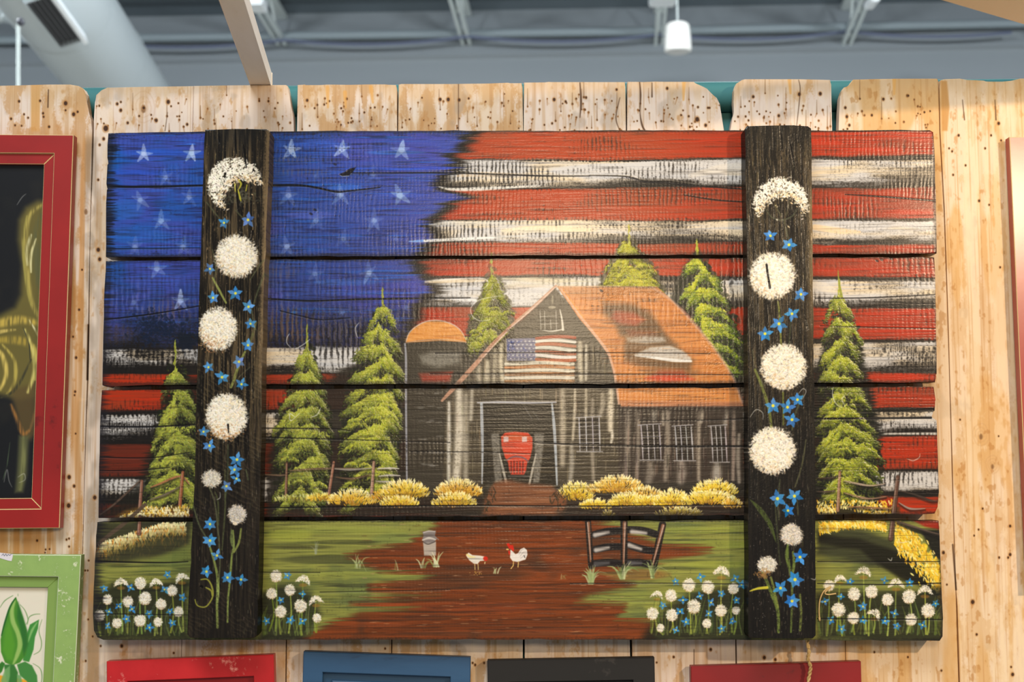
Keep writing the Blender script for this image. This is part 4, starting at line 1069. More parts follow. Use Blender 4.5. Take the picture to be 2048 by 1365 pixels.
# joints between the fence planks: x in the photo at y=170 and at y=1365
JOINTS = [(-432, -490), (-225, -275), (-22, -60), (184, 158), (387, 362), (590, 572), (795.5, 783), (1047, 1047), (1253, 1263), (1457, 1473), (1672, 1692), (1880, 1917), (2085, 2125), (2290, 2340), (2496, 2556), (2700, 2768)]


def joint_x(i, y):
    a, b = JOINTS[i]
    return a + (b - a) * (y - 170.0) / 1195.0


def paint_wall():
    c = Canvas(-160, 2210, 140, 1420, 0.0, 1.0, (222, 198, 168))
    PX, PY, H, W = c.PX, c.PY, c.H, c.W
    A = c.all()
    idx = np.zeros((H, W), np.int32)
    for i in range(len(JOINTS)):
        a, b = JOINTS[i]
        idx += (PX > a + (b - a) * (PY - 170) / 1195.0)
    bow = c.noise(120, 500, 61, 2)
    ring = c.noise(3.2, 260, 62, 2)
    med = c.noise(11, 300, 63, 3)
    wide = c.noise(34, 190, 64, 3)
    patch = c.noise(24, 70, 65, 3)
    fine = c.noise(2.0, 3.0, 66, 2)
    flake = c.noise(9, 16, 67, 3)
    tone = np.random.default_rng(5).random((20, 3))
    tt = tone[idx % 20].astype(F)
    pale = np.array([226, 206, 190], F) / 255
    c.col[:] = pale
    gold = np.clip(np.array([0, 0, .1, .12, -.05, -.02, .05, .14, -.12, -.08, .0, .06, .12, .1, .1, .1])[np.clip(idx, 0, 15)], -1, 1).astype(F)
    # upper weathered skin against honey coloured heartwood
    c.put(A, ss(.52, .66, wide + gold * .7 + (fine - .5) * .10) * .7, (212, 178, 136))
    c.put(A, ss(.62, .72, patch + gold * .8 + (fine - .5) * .16) * .7, (196, 150, 98))
    c.put(A, ss(.58, .44, patch + (flake - .5) * .35) * .35, (236, 222, 208))
    c.put(A, ss(.60, .74, med) * .5, (196, 158, 116))
    c.put(A, ss(.42, .30, med) * .35, (240, 222, 198))
    c.put(A, ss(.60, .85, ring) * .32, (170, 124, 78))
    c.put(A, ss(.62, .8, flake) * ss(.45, .6, wide) * .5, (186, 132, 74))
    c.put(A, ss(.64, .76, c.noise(40, 60, 68, 3)) * .35, (160, 146, 132))
    # long right hand planks: more even, the spot lamp's brightness painted into the wood
    rt = ss(1660, 1700, PX)
    c.put(A, rt * .6, (232, 202, 160))
    c.put(A, rt * ss(.46, .62, wide) * .55, (212, 160, 92))
    c.put(A, rt * ss(.55, .4, med + (flake - .5) * .5) * ss(1900, 1930, PX) * .5, (238, 214, 178))
    c.put(A, rt * ss(.6, .8, ring) * .3, (180, 122, 64))
    c.put(A, ss(.62, .72, flake) * ss(.5, .62, med) * rt * .45, (176, 118, 58))
    # plank 1 and 2 flanks
    lf = ss(215, 185, PX) * ss(250, 290, PY)
    c.put(A, lf * ss(.4, .6, med) * .7, (190, 134, 72))
    c.put(A, lf * ss(166, 176, PX) * .55 * ss(.3, .6, patch), (150, 134, 116))
    c.put(A, ss(60, 64, PX) * ss(84, 78, PX - (PY - 200) * -.02) * ss(268, 258, PY) * .8, (206, 152, 82))
    # warm stain along the cut tops
    c.put(A, ss(205, 172, PY + (med - .5) * 60) * .4, (200, 160, 110))
    c.hgt[:] = .35 + .3 * (.5 * ring + .3 * med + .3 * fine) + .16 * ss(.52, .60, patch)

    def hole(x, y, r, deep=True):
        c.dab(x, y, 1.57, r * 1.7, r * 1.35, (176, 118, 58), .55)
        c.dab(x + .4, y, 1.57, r * 1.05, r * .85, (62, 36, 18) if deep else (112, 70, 36), .95, -.35)
    # knots
    for x, y, r in ((287, 214, 17), (1985, 930, 10), (172, 420, 12), (1962, 870, 12)):
        for q in np.linspace(1.5, .5, 3):
            P = [(x + math.cos(t) * r * q * .9 + 1.2 * math.sin(3 * t), y + math.sin(t) * r * q * 1.25) for t in np.linspace(0, 6.283, 14)]
            c.stroke(P, .8, (184, 138, 94), .28, 1.6)
        c.poly([(x + math.cos(t) * r * .28, y + 4 + math.sin(t) * r * .5) for t in np.linspace(0, 6, 8)], (120, 84, 50), .8, 2, hk=-.1)
    for P in ([(1090, 880), (1090, 880)],):
        pass
    # worm holes: crowded along the tops of the middle planks
    for i in range(3, 11):
        n = (26, 30, 38, 40, 46, 44, 46, 22)[i - 3] if i < 11 else 10
        for _ in range(n):
            y = 185 + (rng.random() ** .75) * 78
            x = rng.uniform(joint_x(i, y) + 8, joint_x(i + 1, y) - 8)
            hole(x, y, rng.uniform(1.1, 2.1), rng.random() < .75)
            if rng.random() < .35:
                c.stroke([(x, y), (x + rng.normal(0, 1.5), y + rng.uniform(5, 14))], [1.2, .6], (150, 98, 48), .6, 1)
            if rng.random() < .12:
                c.stroke([(x, y - rng.uniform(15, 45)), (x, y)], [.5, 1.2], (124, 86, 50), .6, .8)
    for x, y, r in ((38, 203, 2.6), (80, 202, 2.4), (131, 207, 4.2), (131, 221, 2), (147, 229, 3.8), (155, 224, 2.4), (22, 238, 2.4), (48, 229, 2), (56, 236, 2), (98, 254, 2.6), (30, 251, 2), (43, 252, 1.8), (86, 227, 2.4), (87, 234, 2.2),
                    (234, 208, 2.8), (241, 221, 3), (211, 257, 5.5), (336, 204, 4), (287, 216, 3), (312, 241, 3.4), (374, 249, 2.6), (255, 246, 2.6),
                    (880, 199, 3.2), (896, 199, 3.6), (918, 200, 3), (693, 198, 2.6), (614, 201, 2.8), (1108, 199, 3.2), (1131, 203, 2.4), (1172, 195, 2.4), (1233, 179, 2.4), (1394, 239, 4.5), (1411, 251, 3), (1334, 177, 2.8),
                    (1598, 189, 3.4), (1640, 188, 3.4), (1506, 194, 2.8), (1557, 232, 2.8), (1766, 199, 2.8), (1814, 192, 2.6), (1743, 231, 2.4), (1690, 216, 2.6), (1693, 234, 2.8), (1698, 251, 2.6), (1816, 192, 2), (1848, 225, 2),
                    (152, 716, 2.8), (150, 784, 2.4), (149, 791, 1.8), (158, 620, 2.4), (146, 674, 2), (164, 540, 2), (151, 868, 1.8), (138, 955, 4), (148, 973, 3), (137, 1012, 4.4), (189, 996, 4), (133, 1080, 2), (138, 1078, 2), (138, 1094, 2), (74, 1082, 2.4), (91, 1100, 1.8), (99, 1099, 1.8), (90, 1106, 1.6),
                    (196, 500, 4), (199, 519, 3.6), (177, 1122, 2), (170, 1142, 1.8), (175, 1142, 1.8), (176, 1240, 1.8), (185, 1274, 2), (201, 1293, 2), (243, 1293, 3.2), (347, 1307, 2), (171, 1323, 2), (196, 360, 2.4), (199, 290, 2.4), (207, 278, 3),
                    (945, 1327, 2), (950, 1331, 2.4), (968, 1327, 2), (770, 1298, 2), (1421, 1300, 3), (1347, 1315, 2.4), (1313, 1326, 1.8), (1528, 1316, 3.4), (1550, 1320, 3), (1748, 1305, 2), (1815, 1315, 2),
                    (1917, 271, 2.4), (1982, 271, 2), (1997, 247, 3), (2002, 281, 2), (1898, 297, 1.8), (1904, 303, 2), (1970, 297, 2), (1931, 331, 2), (1906, 350, 2), (1958, 402, 2.4), (1978, 410, 1.8), (2000, 535, 2), (1997, 873, 1.6), (1920, 840, 1.8), (1965, 1018, 2), (2020, 1053, 2.6), (1957, 1060, 1.8), (1948, 1072, 1.8), (1893, 1170, 1.8),
                    (1945, 1205, 4.2), (2020, 1110, 3), (1998, 1116, 2.2), (2016, 1116, 2.2), (1886, 1106, 3.2), (1953, 1270, 2.4), (2025, 1350, 3.4), (1882, 1342, 2), (2022, 1335, 2)):
        hole(x, y, r)
    # splits in the timber
    for P, w_ in (([(1279, 162), (1281, 190), (1280, 225), (1284, 250), (1290, 262)], [.8, 1.8, .8, 1.8, 1.6]), ([(917, 168), (917, 262)], [.7, .6]), ([(1160, 165), (1162, 205), (1160, 235)], [1, 1.8, .8]), ([(1304, 166), (1304, 194)], [.7, 1.4]), ([(1597, 160), (1600, 185), (1592, 262)], [.5, .9, .5]), ([(97, 180), (96, 215)], [1, 1.2]),
                  ([(176, 650), (174, 760)], [1, 1.4]), ([(1905, 1090), (1912, 1180)], [1.5, 2]), ([(1388, 1300), (1388, 1340)], [.8, .8]), ([(1240, 195), (1232, 235), (1240, 262)], [.6, 1, .6]), ([(335, 225), (330, 262)], [.5, .7]), ([(1990, 200), (1992, 240)], [.6, 1.2]), ([(1925, 200), (1929, 240)], [.6, 1])):
        c.curve(P, w_, (74, 48, 28), .85, .8, 6, None, -.25)
    for x, y, l in ((690, 200, 30), (655, 195, 40), (742, 190, 30), (1578, 170, 34), (1368, 180, 40), (1788, 172, 34)):
        c.stroke([(x, y - l / 2), (x + rng.normal(0, 2), y + l / 2)], [4, 2], (224, 164, 84), .7, 1.5)
    c.poly([(1882, 162), (1894, 162), (1899, 215), (1895, 262), (1884, 262)], (196, 142, 78), .85, 2)
    c.hgt = np.clip(c.hgt, 0, 1)
    return c


def paint_steed():
    """dark panel in the big red frame: the golden hindquarter and raised tail of an animal"""
    c = Canvas(-330, 118, 300, 1025, Y_FRAME + .012, 1.1, (22, 23, 26))
    A = c.all()
    c.put(A, ss(.5, .8, c.noise(60, 60, 71, 3)) * .5, (38, 36, 32))
    tex = ss(.95, .3, c.noise(3, 30, 72, 2))
    c.poly([(-300, 700), (-200, 640), (-60, 650), (0, 630), (30, 615), (42, 590), (44, 530), (36, 480), (38, 440), (52, 415), (75, 402), (95, 400), (95, 760), (70, 795), (40, 800), (0, 790), (-120, 830), (-280, 800)], (112, 102, 50), .9, 9)
    c.poly([(20, 780), (60, 770), (90, 740), (80, 860), (62, 880), (44, 872), (36, 840)], (92, 76, 44), .85, 8)
    c.poly([(38, 872), (58, 872), (54, 950), (46, 985), (30, 986), (34, 940)], (96, 98, 62), .8, 5)
    for P, w_, col in (([(88, 408), (60, 430), (50, 480), (54, 540), (62, 600), (80, 640)], 6, (178, 162, 84)), ([(82, 430), (72, 470), (74, 540), (84, 600)], 8, (92, 92, 58)), ([(62, 470), (54, 500), (55, 530)], 4, (226, 222, 176)), ([(72, 478), (62, 510), (62, 545)], 3, (222, 214, 160)), ([(54, 432), (46, 480), (52, 560), (62, 610)], 3, (156, 146, 74)),
                       ([(-60, 660), (-10, 650), (40, 640), (85, 650)], 9, (196, 170, 78)), ([(-40, 690), (10, 680), (60, 690), (86, 740)], 8, (168, 146, 62)), ([(-20, 690), (4, 710), (12, 750), (0, 780)], 5, (214, 190, 100)), ([(5, 690), (28, 720), (30, 760), (14, 790)], 4, (182, 164, 80)), ([(50, 660), (66, 700), (70, 740), (56, 785)], 5, (216, 204, 120)),
                       ([(46, 655), (58, 690), (60, 720)], 1.4, (40, 44, 40)), ([(58, 640), (76, 670), (84, 690)], 2.5, (220, 214, 170)), ([(68, 690), (74, 720), (70, 760)], 3.4, (200, 184, 90)), ([(-10, 800), (30, 780), (62, 720)], 3, (60, 58, 40)), ([(30, 660), (0, 664), (-40, 676)], 4, (210, 186, 104)),
                       ([(22, 810), (34, 840), (46, 868), (58, 862)], 5, (156, 108, 54)), ([(60, 860), (70, 830), (76, 800)], 4, (120, 92, 54)), ([(47, 875), (47, 920), (40, 980)], 5, (120, 122, 76)), ([(20, 885), (14, 930), (6, 960)], 1.2, (70, 86, 62)), ([(-300, 690), (-180, 650), (-80, 660)], 10, (182, 158, 72))):
        c.curve(P, [w_ * .4, w_, w_ * .5], col, .95, w_ * .6, 8, tex=tex)
    for P in ([(8, 965), (14, 940), (18, 962), (24, 975)], [(36, 955), (48, 948), (50, 960), (38, 966)], [(34, 410), (44, 395), (52, 388)]):
        curl(c, P, .35)
    return c


def paint_bud():
    """cream panel in the green frame: a green plant bud over something orange"""
    c = Canvas(-180, 118, 1150, 1470, Y_FRAME + .012, 1.1, (232, 224, 206))
    c.put(c.all(), ss(.4, .8, c.noise(50, 50, 75, 2)) * .3, (238, 228, 210))
    G, D, L = (74, 140, 44), (40, 104, 44), (168, 200, 112)
    tex = ss(1.0, .2, c.noise(3, 3, 77, 2))
    c.poly([(-90, 1375), (-60, 1356), (-10, 1350), (50, 1360), (80, 1380), (90, 1420), (70, 1460), (-80, 1460)], (238, 166, 40), .98, 2)
    c.poly([(54, 1268), (60, 1250), (78, 1240), (76, 1258), (70, 1275), (67, 1300), (58, 1325), (46, 1322), (48, 1295)], (66, 142, 60), 1, 1.2)
    c.curve([(56, 1285), (64, 1262), (74, 1246)], [1, 2.4, 1], (150, 196, 120), .8, 1.5)
    c.poly([(32, 1195), (38, 1212), (46, 1235), (54, 1262), (56, 1285), (52, 1310), (40, 1326), (24, 1332), (10, 1326), (2, 1305), (1, 1280), (6, 1256), (16, 1222), (24, 1205)], G, 1, 1.3)
    c.poly([(36, 1205), (46, 1235), (54, 1262), (56, 1290), (48, 1312), (42, 1285), (40, 1258), (34, 1236)], D, .8, 4)
    c.poly([(10, 1260), (18, 1240), (24, 1262), (30, 1290), (26, 1322), (14, 1320), (5, 1300)], (92, 160, 44), .8, 5)
    c.curve([(30, 1203), (24, 1222), (26, 1244), (36, 1268), (40, 1290), (34, 1312), (26, 1330)], [1.4, 4, 4.6, 4.4, 5, 4, 1.4], L, .85, 2.2, 8)
    c.curve([(31, 1197), (20, 1215), (10, 1245), (3, 1272)], [1, 1.6, 1.6, 1], (32, 92, 36), .9, .9)
    c.poly([(8, 1330), (28, 1330), (36, 1346), (34, 1372), (20, 1378), (12, 1360)], (58, 122, 52), 1, 2)
    c.poly([(34, 1330), (50, 1324), (64, 1332), (74, 1352), (76, 1380), (66, 1376), (52, 1362), (40, 1352)], (70, 138, 64), 1, 1.5)
    c.poly([(20, 1332), (10, 1340), (2, 1362), (6, 1378), (16, 1372), (20, 1352)], (120, 172, 104), .9, 2)
    c.poly([(34, 1350), (42, 1352), (46, 1376), (36, 1378)], (112, 166, 100), .9, 2)
    c.poly([(-14, 1342), (4, 1324), (10, 1328), (4, 1344), (-8, 1356)], (56, 124, 44), 1, 1.5)
    c.poly([(-70, 1330), (-40, 1250), (-20, 1290), (-6, 1340), (-40, 1352)], G, 1, 2)
    for P in ([(0, 1216), (10, 1202), (26, 1192)], [(36, 1193), (36, 1189)], [(40, 1210), (50, 1222), (56, 1240), (52, 1250)], [(55, 1250), (58, 1236), (68, 1230), (80, 1229)], [(84, 1240), (78, 1262), (83, 1285), (80, 1302), (68, 1310)], [(66, 1328), (80, 1338), (84, 1356), (80, 1380)]):
        c.curve(P, [.5, 1, .6], (104, 146, 84), .8, .7, 8)
    return c


def paint_tag():
    c = Canvas(-40, 40, 1095, 1135, Y_FRAME - .004, 2.0, (226, 220, 226))
    for P in ([(2, 1112), (5, 1109), (7, 1113), (10, 1109), (12, 1113), (15, 1110), (18, 1112), (21, 1109), (25, 1109)], [(-30, 1112), (-26, 1108), (-22, 1113), (-18, 1108), (-12, 1112), (-6, 1109)]):
        c.curve(P, .5, (60, 62, 80), .8, .5, 6)
    return c
# ================= helpers =================
def lin(c):
    return tuple(((v / 255) / 12.92 if v / 255 <= 0.04045 else ((v / 255 + 0.055) / 1.055) ** 2.4) for v in c) + (1.0,)


def to_image(name, a, data=False):
    h, w = a.shape[:2]
    im = bpy.data.images.new(name, w, h, alpha=False, float_buffer=False)
    if data:
        im.colorspace_settings.name = 'Non-Color'
        a = np.repeat(a[..., None], 3, 2)
    px = np.ones((h, w, 4), np.float32)
    px[..., :3] = np.clip(a[::-1], 0, 1)
    im.pixels.foreach_set(px.ravel())
    im.pack()
    return im


def nodes(name):
    m = bpy.data.materials.new(name)
    m.use_nodes = True
    return m, m.node_tree, m.node_tree.nodes['Principled BSDF']


def brushed(name, c, rough=0.4, bump=0.5, dist=0.0012, spec=0.5, ext='EXTEND', coat=0.0, coat_rough=0.3):
    """material for a face painted with the Canvas brushes"""
    m, nt, b = nodes(name)
    t = nt.nodes.new('ShaderNodeTexImage')
    t.image = to_image(name + '_colour', c.col)
    t.extension = ext
    t.interpolation = 'Cubic'
    nt.links.new(t.outputs['Color'], b.inputs['Base Color'])
    h = nt.nodes.new('ShaderNodeTexImage')
    h.image = to_image(name + '_relief', c.hgt, True)
    h.extension = ext
    h.interpolation = 'Cubic'
    bp = nt.nodes.new('ShaderNodeBump')
    bp.inputs['Strength'].default_value = bump
    bp.inputs['Distance'].default_value = dist
    nt.links.new(h.outputs['Color'], bp.inputs['Height'])
    nt.links.new(bp.outputs['Normal'], b.inputs['Normal'])
    b.inputs['Roughness'].default_value = rough
    b.inputs['Specular IOR Level'].default_value = spec
    if coat:
        b.inputs['Coat Weight'].default_value = coat
        b.inputs['Coat Roughness'].default_value = coat_rough
        b.inputs['Coat IOR'].default_value = 1.6
        bc = nt.nodes.new('ShaderNodeBump')
        bc.inputs['Strength'].default_value = bump * 0.9
        bc.inputs['Distance'].default_value = dist
        nt.links.new(h.outputs['Color'], bc.inputs['Height'])
        nt.links.new(bc.outputs['Normal'], b.inputs['Coat Normal'])
    return m


def plain(name, c, rough=0.5, spec=0.5, metal=0.0):
    m, nt, b = nodes(name)
    b.inputs['Base Color'].default_value = lin(c)
    b.inputs['Roughness'].default_value = rough
    b.inputs['Specular IOR Level'].default_value = spec
    b.inputs['Metallic'].default_value = metal
    return m


def worn_paint(name, base, spots, amount=0.5, scale=60.0, rough=0.4, second=None, bump=0.15, stretch=(1, 1, 1)):
    """brushed paint with scuffs: noise driven, in object space"""
    m, nt, b = nodes(name)
    tc = nt.nodes.new('ShaderNodeTexCoord')
    mp = nt.nodes.new('ShaderNodeMapping')
    mp.inputs['Scale'].default_value = stretch
    nt.links.new(tc.outputs['Object'], mp.inputs['Vector'])
    n1 = nt.nodes.new('ShaderNodeTexNoise')
    n1.inputs['Scale'].default_value = scale
    n1.inputs['Detail'].default_value = 8
    n1.inputs['Roughness'].default_value = 0.7
    n2 = nt.nodes.new('ShaderNodeTexNoise')
    n2.inputs['Scale'].default_value = scale * 0.16
    n2.inputs['Detail'].default_value = 4
    for n in (n1, n2):
        nt.links.new(mp.outputs['Vector'], n.inputs['Vector'])
    mul = nt.nodes.new('ShaderNodeMath')
    mul.operation = 'MULTIPLY'
    nt.links.new(n1.outputs['Fac'], mul.inputs[0])
    nt.links.new(n2.outputs['Fac'], mul.inputs[1])
    r = nt.nodes.new('ShaderNodeValToRGB')
    lo = 0.40 - amount * 0.20
    r.color_ramp.elements[0].position = lo
    r.color_ramp.elements[0].color = (0, 0, 0, 1)
    r.color_ramp.elements[1].position = lo + 0.07
    r.color_ramp.elements[1].color = (1, 1, 1, 1)
    nt.links.new(mul.outputs[0], r.inputs['Fac'])
    r2 = nt.nodes.new('ShaderNodeValToRGB')
    r2.color_ramp.elements[0].position = 0.35
    r2.color_ramp.elements[0].color = lin(base)
    r2.color_ramp.elements[1].position = 0.68
    r2.color_ramp.elements[1].color = lin(second or tuple(v * 0.78 for v in base))
    nt.links.new(n2.outputs['Fac'], r2.inputs['Fac'])
    mx = nt.nodes.new('ShaderNodeMix')
    mx.data_type = 'RGBA'
    nt.links.new(r.outputs['Color'], mx.inputs['Factor'])
    nt.links.new(r2.outputs['Color'], mx.inputs['A'])
    mx.inputs['B'].default_value = lin(spots)
    nt.links.new(mx.outputs['Result'], b.inputs['Base Color'])
    bp = nt.nodes.new('ShaderNodeBump')
    bp.inputs['Strength'].default_value = bump
    bp.inputs['Distance'].default_value = 0.0006
    nt.links.new(n1.outputs['Fac'], bp.inputs['Height'])
    nt.links.new(bp.outputs['Normal'], b.inputs['Normal'])
    b.inputs['Roughness'].default_value = rough
    return m


def link(o, parent=None):
    COL.objects.link(o)
    if parent is not None:
        o.parent = parent
        o.matrix_parent_inverse = parent.matrix_world.inverted() if False else Matrix.Translation(-parent.location)
    return o


def mesh_obj(name, bm, mats, parent=None, smooth=False):
    me = bpy.data.meshes.new(name)
    bmesh.ops.recalc_face_normals(bm, faces=bm.faces)
    bm.to_mesh(me)
    bm.free()
    for m in (mats if isinstance(mats, (list, tuple)) else [mats]):
        me.materials.append(m)
    if smooth:
        for p in me.polygons:
            p.use_smooth = True
    return link(bpy.data.objects.new(name, me), parent)


def empty(name, loc, label=None, cat=None, group=None, kind=None):
    o = bpy.data.objects.new(name, None)
    o.location = loc
    o.empty_display_size = 0.05
    COL.objects.link(o)
    tag(o, label, cat, group, kind)
    return o


def tag(o, label=None, cat=None, group=None, kind=None):
    for k, v in (('label', label), ('category', cat), ('group', group), ('kind', kind)):
        if v:
            o[k] = v
    return o


def prism(pts, yf, yb, bevel=0.0015, bmat=0, uv=None, segs=2, only=None):
    """flat outline pts [(X, Z)] given thickness from yf (front) to yb (back), front rim softened"""
    bm = bmesh.new()
    fv = [bm.verts.new((x, yf, z)) for x, z in pts]
    bv = [bm.verts.new((x, yb, z)) for x, z in pts]
    n = len(pts)
    front = bm.faces.new(fv)
    bm.faces.new(bv[::-1])
    for i in range(n):
        bm.faces.new((fv[i], bv[i], bv[(i + 1) % n], fv[(i + 1) % n]))
    if bevel:
        ed = [e for e in front.edges]
        if only is not None:
            ed = [e for e in ed if any(set(e.verts) == {fv[i], fv[(i + 1) % n]} for i in only)]
        bmesh.ops.bevel(bm, geom=ed, offset=bevel, segments=segs, profile=0.6, affect='EDGES', material=bmat if bmat else -1, clamp_overlap=True)
    if uv is not None:
        lay = bm.loops.layers.uv.new('UVMap')
        for f in bm.faces:
            for l in f.loops:
                l[lay].uv = uv(l.vert.co)
    return bm


def canvas_uv(c):
    return lambda co: ((co.x - c.X0) / (c.X1 - c.X0), (co.z - c.Z0) / (c.Z1 - c.Z0))


def ragged(P, step, amp, seed):
    """outline with extra jittered points between the given corners"""
    r = random.Random(seed)
    out = []
    n = len(P)
    for i in range(n):
        (x1, y1), (x2, y2) = P[i], P[(i + 1) % n]
        L = math.hypot(x2 - x1, y2 - y1)
        k = max(1, int(L / step))
        nx, ny = -(y2 - y1) / (L + 1e-9), (x2 - x1) / (L + 1e-9)
        for j in range(k):
            t = j / k
            d = r.gauss(0, amp) if j else 0
            out.append((x1 + (x2 - x1) * t + nx * d, y1 + (y2 - y1) * t + ny * d))
    return out


def px_outline(P, Y):
    return [(p[0], p[2]) for p in (at(x, y, Y) for x, y in P)]


def box_between(p0, p1, w, h, up=(0, 0, 1), bevel=0.001):
    """a bar from p0 to p1, w wide (sideways) and h high (along up)"""
    p0, p1 = Vector(p0), Vector(p1)
    d = (p1 - p0)
    L = d.length
    d.normalize()
    s = d.cross(Vector(up)).normalized()
    u = s.cross(d).normalized()
    bm = bmesh.new()
    bmesh.ops.create_cube(bm, size=1.0)
    for v in bm.verts:
        v.co = (p0 + p1) / 2 + d * v.co.y * L + s * v.co.x * w + u * v.co.z * h
    if bevel:
        bmesh.ops.bevel(bm, geom=list(bm.edges), offset=bevel, segments=1, affect='EDGES')
    return bm


def tube(P, r, seg=10, closed_ends=True):
    """round bar following points P; r radius or list"""
    P = [Vector(p) for p in P]
    R = r if hasattr(r, '__len__') else [r] * len(P)
    bm = bmesh.new()
    rings = []
    ref = Vector((0.31, 0.17, 0.93))
    for i, p in enumerate(P):
        d = (P[min(i + 1, len(P) - 1)] - P[max(i - 1, 0)]).normalized()
        s = d.cross(ref).normalized()
        u = s.cross(d)
        rings.append([bm.verts.new(p + (s * math.cos(a) + u * math.sin(a)) * R[i]) for a in (2 * math.pi * k / seg for k in range(seg))])
    for a, b in zip(rings, rings[1:]):
        for k in range(seg):
            bm.faces.new((a[k], a[(k + 1) % seg], b[(k + 1) % seg], b[k]))
    if closed_ends:
        bm.faces.new(rings[0])
        bm.faces.new(rings[-1][::-1])
    return bm


def join(bm, other):
    tmp = bpy.data.meshes.new('tmp')
    other.to_mesh(tmp)
    other.free()
    bm.from_mesh(tmp)
    bpy.data.meshes.remove(tmp)
    return bm


# ================= the hall =================
YW = 12.05                                      # far wall of the hall
VPD = Vector(at(1240, 1175, 0.0)) - Vector(CAM)  # the joists run this way, down along the roof pitch
VPD.normalize()
M_wall = worn_paint('hall_wall_paint', (140, 148, 154), (132, 140, 146), 0.3, 1.2, 0.7, (130, 138, 144), 0.0)
M_deck = worn_paint('roof_deck_paint', (92, 104, 112), (86, 98, 106), 0.3, 1.0, 0.7, (84, 95, 103), 0.0)
M_seam = plain('seam_shadow_grey', (74, 86, 92), 0.7)
M_joist = plain('joist_primer_grey', (206, 216, 216), 0.55)
M_white = plain('white_enamel', (232, 238, 242), 0.4)
M_conc = worn_paint('concrete', (186, 180, 170), (160, 154, 146), 0.4, 3.0, 0.8)

fl = bmesh.new()
for p in ((-9, -9, 0), (9, -9, 0), (9, 13, 0), (-9, 13, 0)):
    fl.verts.new(p)
fl.faces.new(fl.verts)
tag(mesh_obj('floor', fl, M_conc), kind='structure', label='grey concrete floor of the exhibition hall')

# far wall: horizontal siding in overlapping courses
wl = bmesh.new()
TL, TR = Vector(at(-700, 52, YW)), Vector(at(2750, -10, YW))
slope = (TR.z - TL.z) / (TR.x - TL.x)


def wall_z(x, py):
    return Vector(at(1024, py, YW)).z + slope * (x - at(1024, py, YW)[0])


courses = [21, 70, 122, 190, 300, 480, 700]
xa, xb = TL.x, TR.x
zs = [wall_z(0, p) for p in courses] + [0.0]
prof = []
for i in range(len(zs) - 1):
    prof += [(YW - 0.02, zs[i], 1), (YW - 0.07, zs[i + 1] + 0.05, 1), (YW - 0.02, zs[i + 1] + 0.02, 1)]
ring = [(wl.verts.new((xa, y, z + slope * xa if z > .2 else 0)), wl.verts.new((xb, y, z + slope * xb if z > .2 else 0))) for y, z, _ in prof]
for (a, b), (c_, d) in zip(ring, ring[1:]):
    wl.faces.new((a, b, d, c_))
wall_rear = mesh_obj('wall_rear', wl, M_wall)
tag(wall_rear, kind='structure', label='blue grey far wall of the hall above the fence')

# roof deck, ribbed
dk = bmesh.new()
nrib = 26
pa, pb = Vector((xa, YW - 0.02, zs[0] + slope * xa)), Vector((xb, YW - 0.02, zs[0] + slope * xb))
back = -VPD * 13.0
prev = None
for i in range(nrib * 4 + 1):
    t = i / (nrib * 4)
    ph = i % 4
    dz = Vector((0, 0, 0.05 if ph in (1, 2) else 0.0))
    p = pb - back * 0
    q0 = pa + back * t + dz
    q1 = pb + back * t + dz
    cur = (dk.verts.new(q0), dk.verts.new(q1))
    if prev:
        dk.faces.new((prev[0], prev[1], cur[1], cur[0]))
    prev = cur
ceiling = mesh_obj('ceiling', dk, M_deck)
tag(ceiling, kind='structure', label='grey ribbed metal roof deck of the hall')

# bar joists under the deck: chords and web of each joist are sub-parts
def joist(px, clamp=None):
    end = Vector(at(px, 90, YW))
    top_end = Vector((end.x, YW, wall_z(end.x, 24)))
    hgt = (top_end.z - end.z) * 0.9
    root = empty('joist', end, None, None)
    root.parent = ceiling
    side = Vector((1, 0, slope))
    L = 9.0
    for dx in (-0.035, 0.035):
        b = box_between(end + side * dx - VPD * 0.05, end + side * dx - VPD * L, 0.03, 0.05, bevel=0)
        mesh_obj('bottom_chord', b, M_joist, root)
    b = box_between(end + Vector((0, 0, hgt)) - VPD * 0.05, end + Vector((0, 0, hgt)) - VPD * L, 0.10, 0.05, bevel=0)
    mesh_obj('top_chord', b, M_joist, root)
    w = bmesh.new()
    k = 0
    s = 0.25
    while s < L:
        lo, hi_ = end - VPD * s, end + Vector((0, 0, hgt)) - VPD * (s + 0.3)
        join(w, tube([lo, hi_], 0.014, 6))
        join(w, tube([hi_, end - VPD * (s + 0.6)], 0.014, 6))
        s += 0.6
    mesh_obj('web', w, M_joist, root)
    if clamp:
        x, y, ww, hh, yy = clamp
        p = Vector(at(x, y, yy))
        kx = (yy - CAM[1]) / FPX
        bm = bmesh.new()
        bmesh.ops.create_cube(bm, size=1)
        for v in bm.verts:
            v.co = Vector((v.co.x * ww * kx, v.co.y * 0.25, v.co.z * hh * kx)) + p
        bmesh.ops.bevel(bm, geom=list(bm.edges), offset=0.012, segments=2, affect='EDGES')
        mesh_obj('beam_clamp', bm, M_white, root)


for px, cl in ((190, None), (566, (514, 7, 34, 22, 9.4)), (934, None), (1318, (1326, -3, 54, 18, 9.4)), (1692, (1744, 3, 20, 16, 9.6)), (2070, None)):
    joist(px, cl)

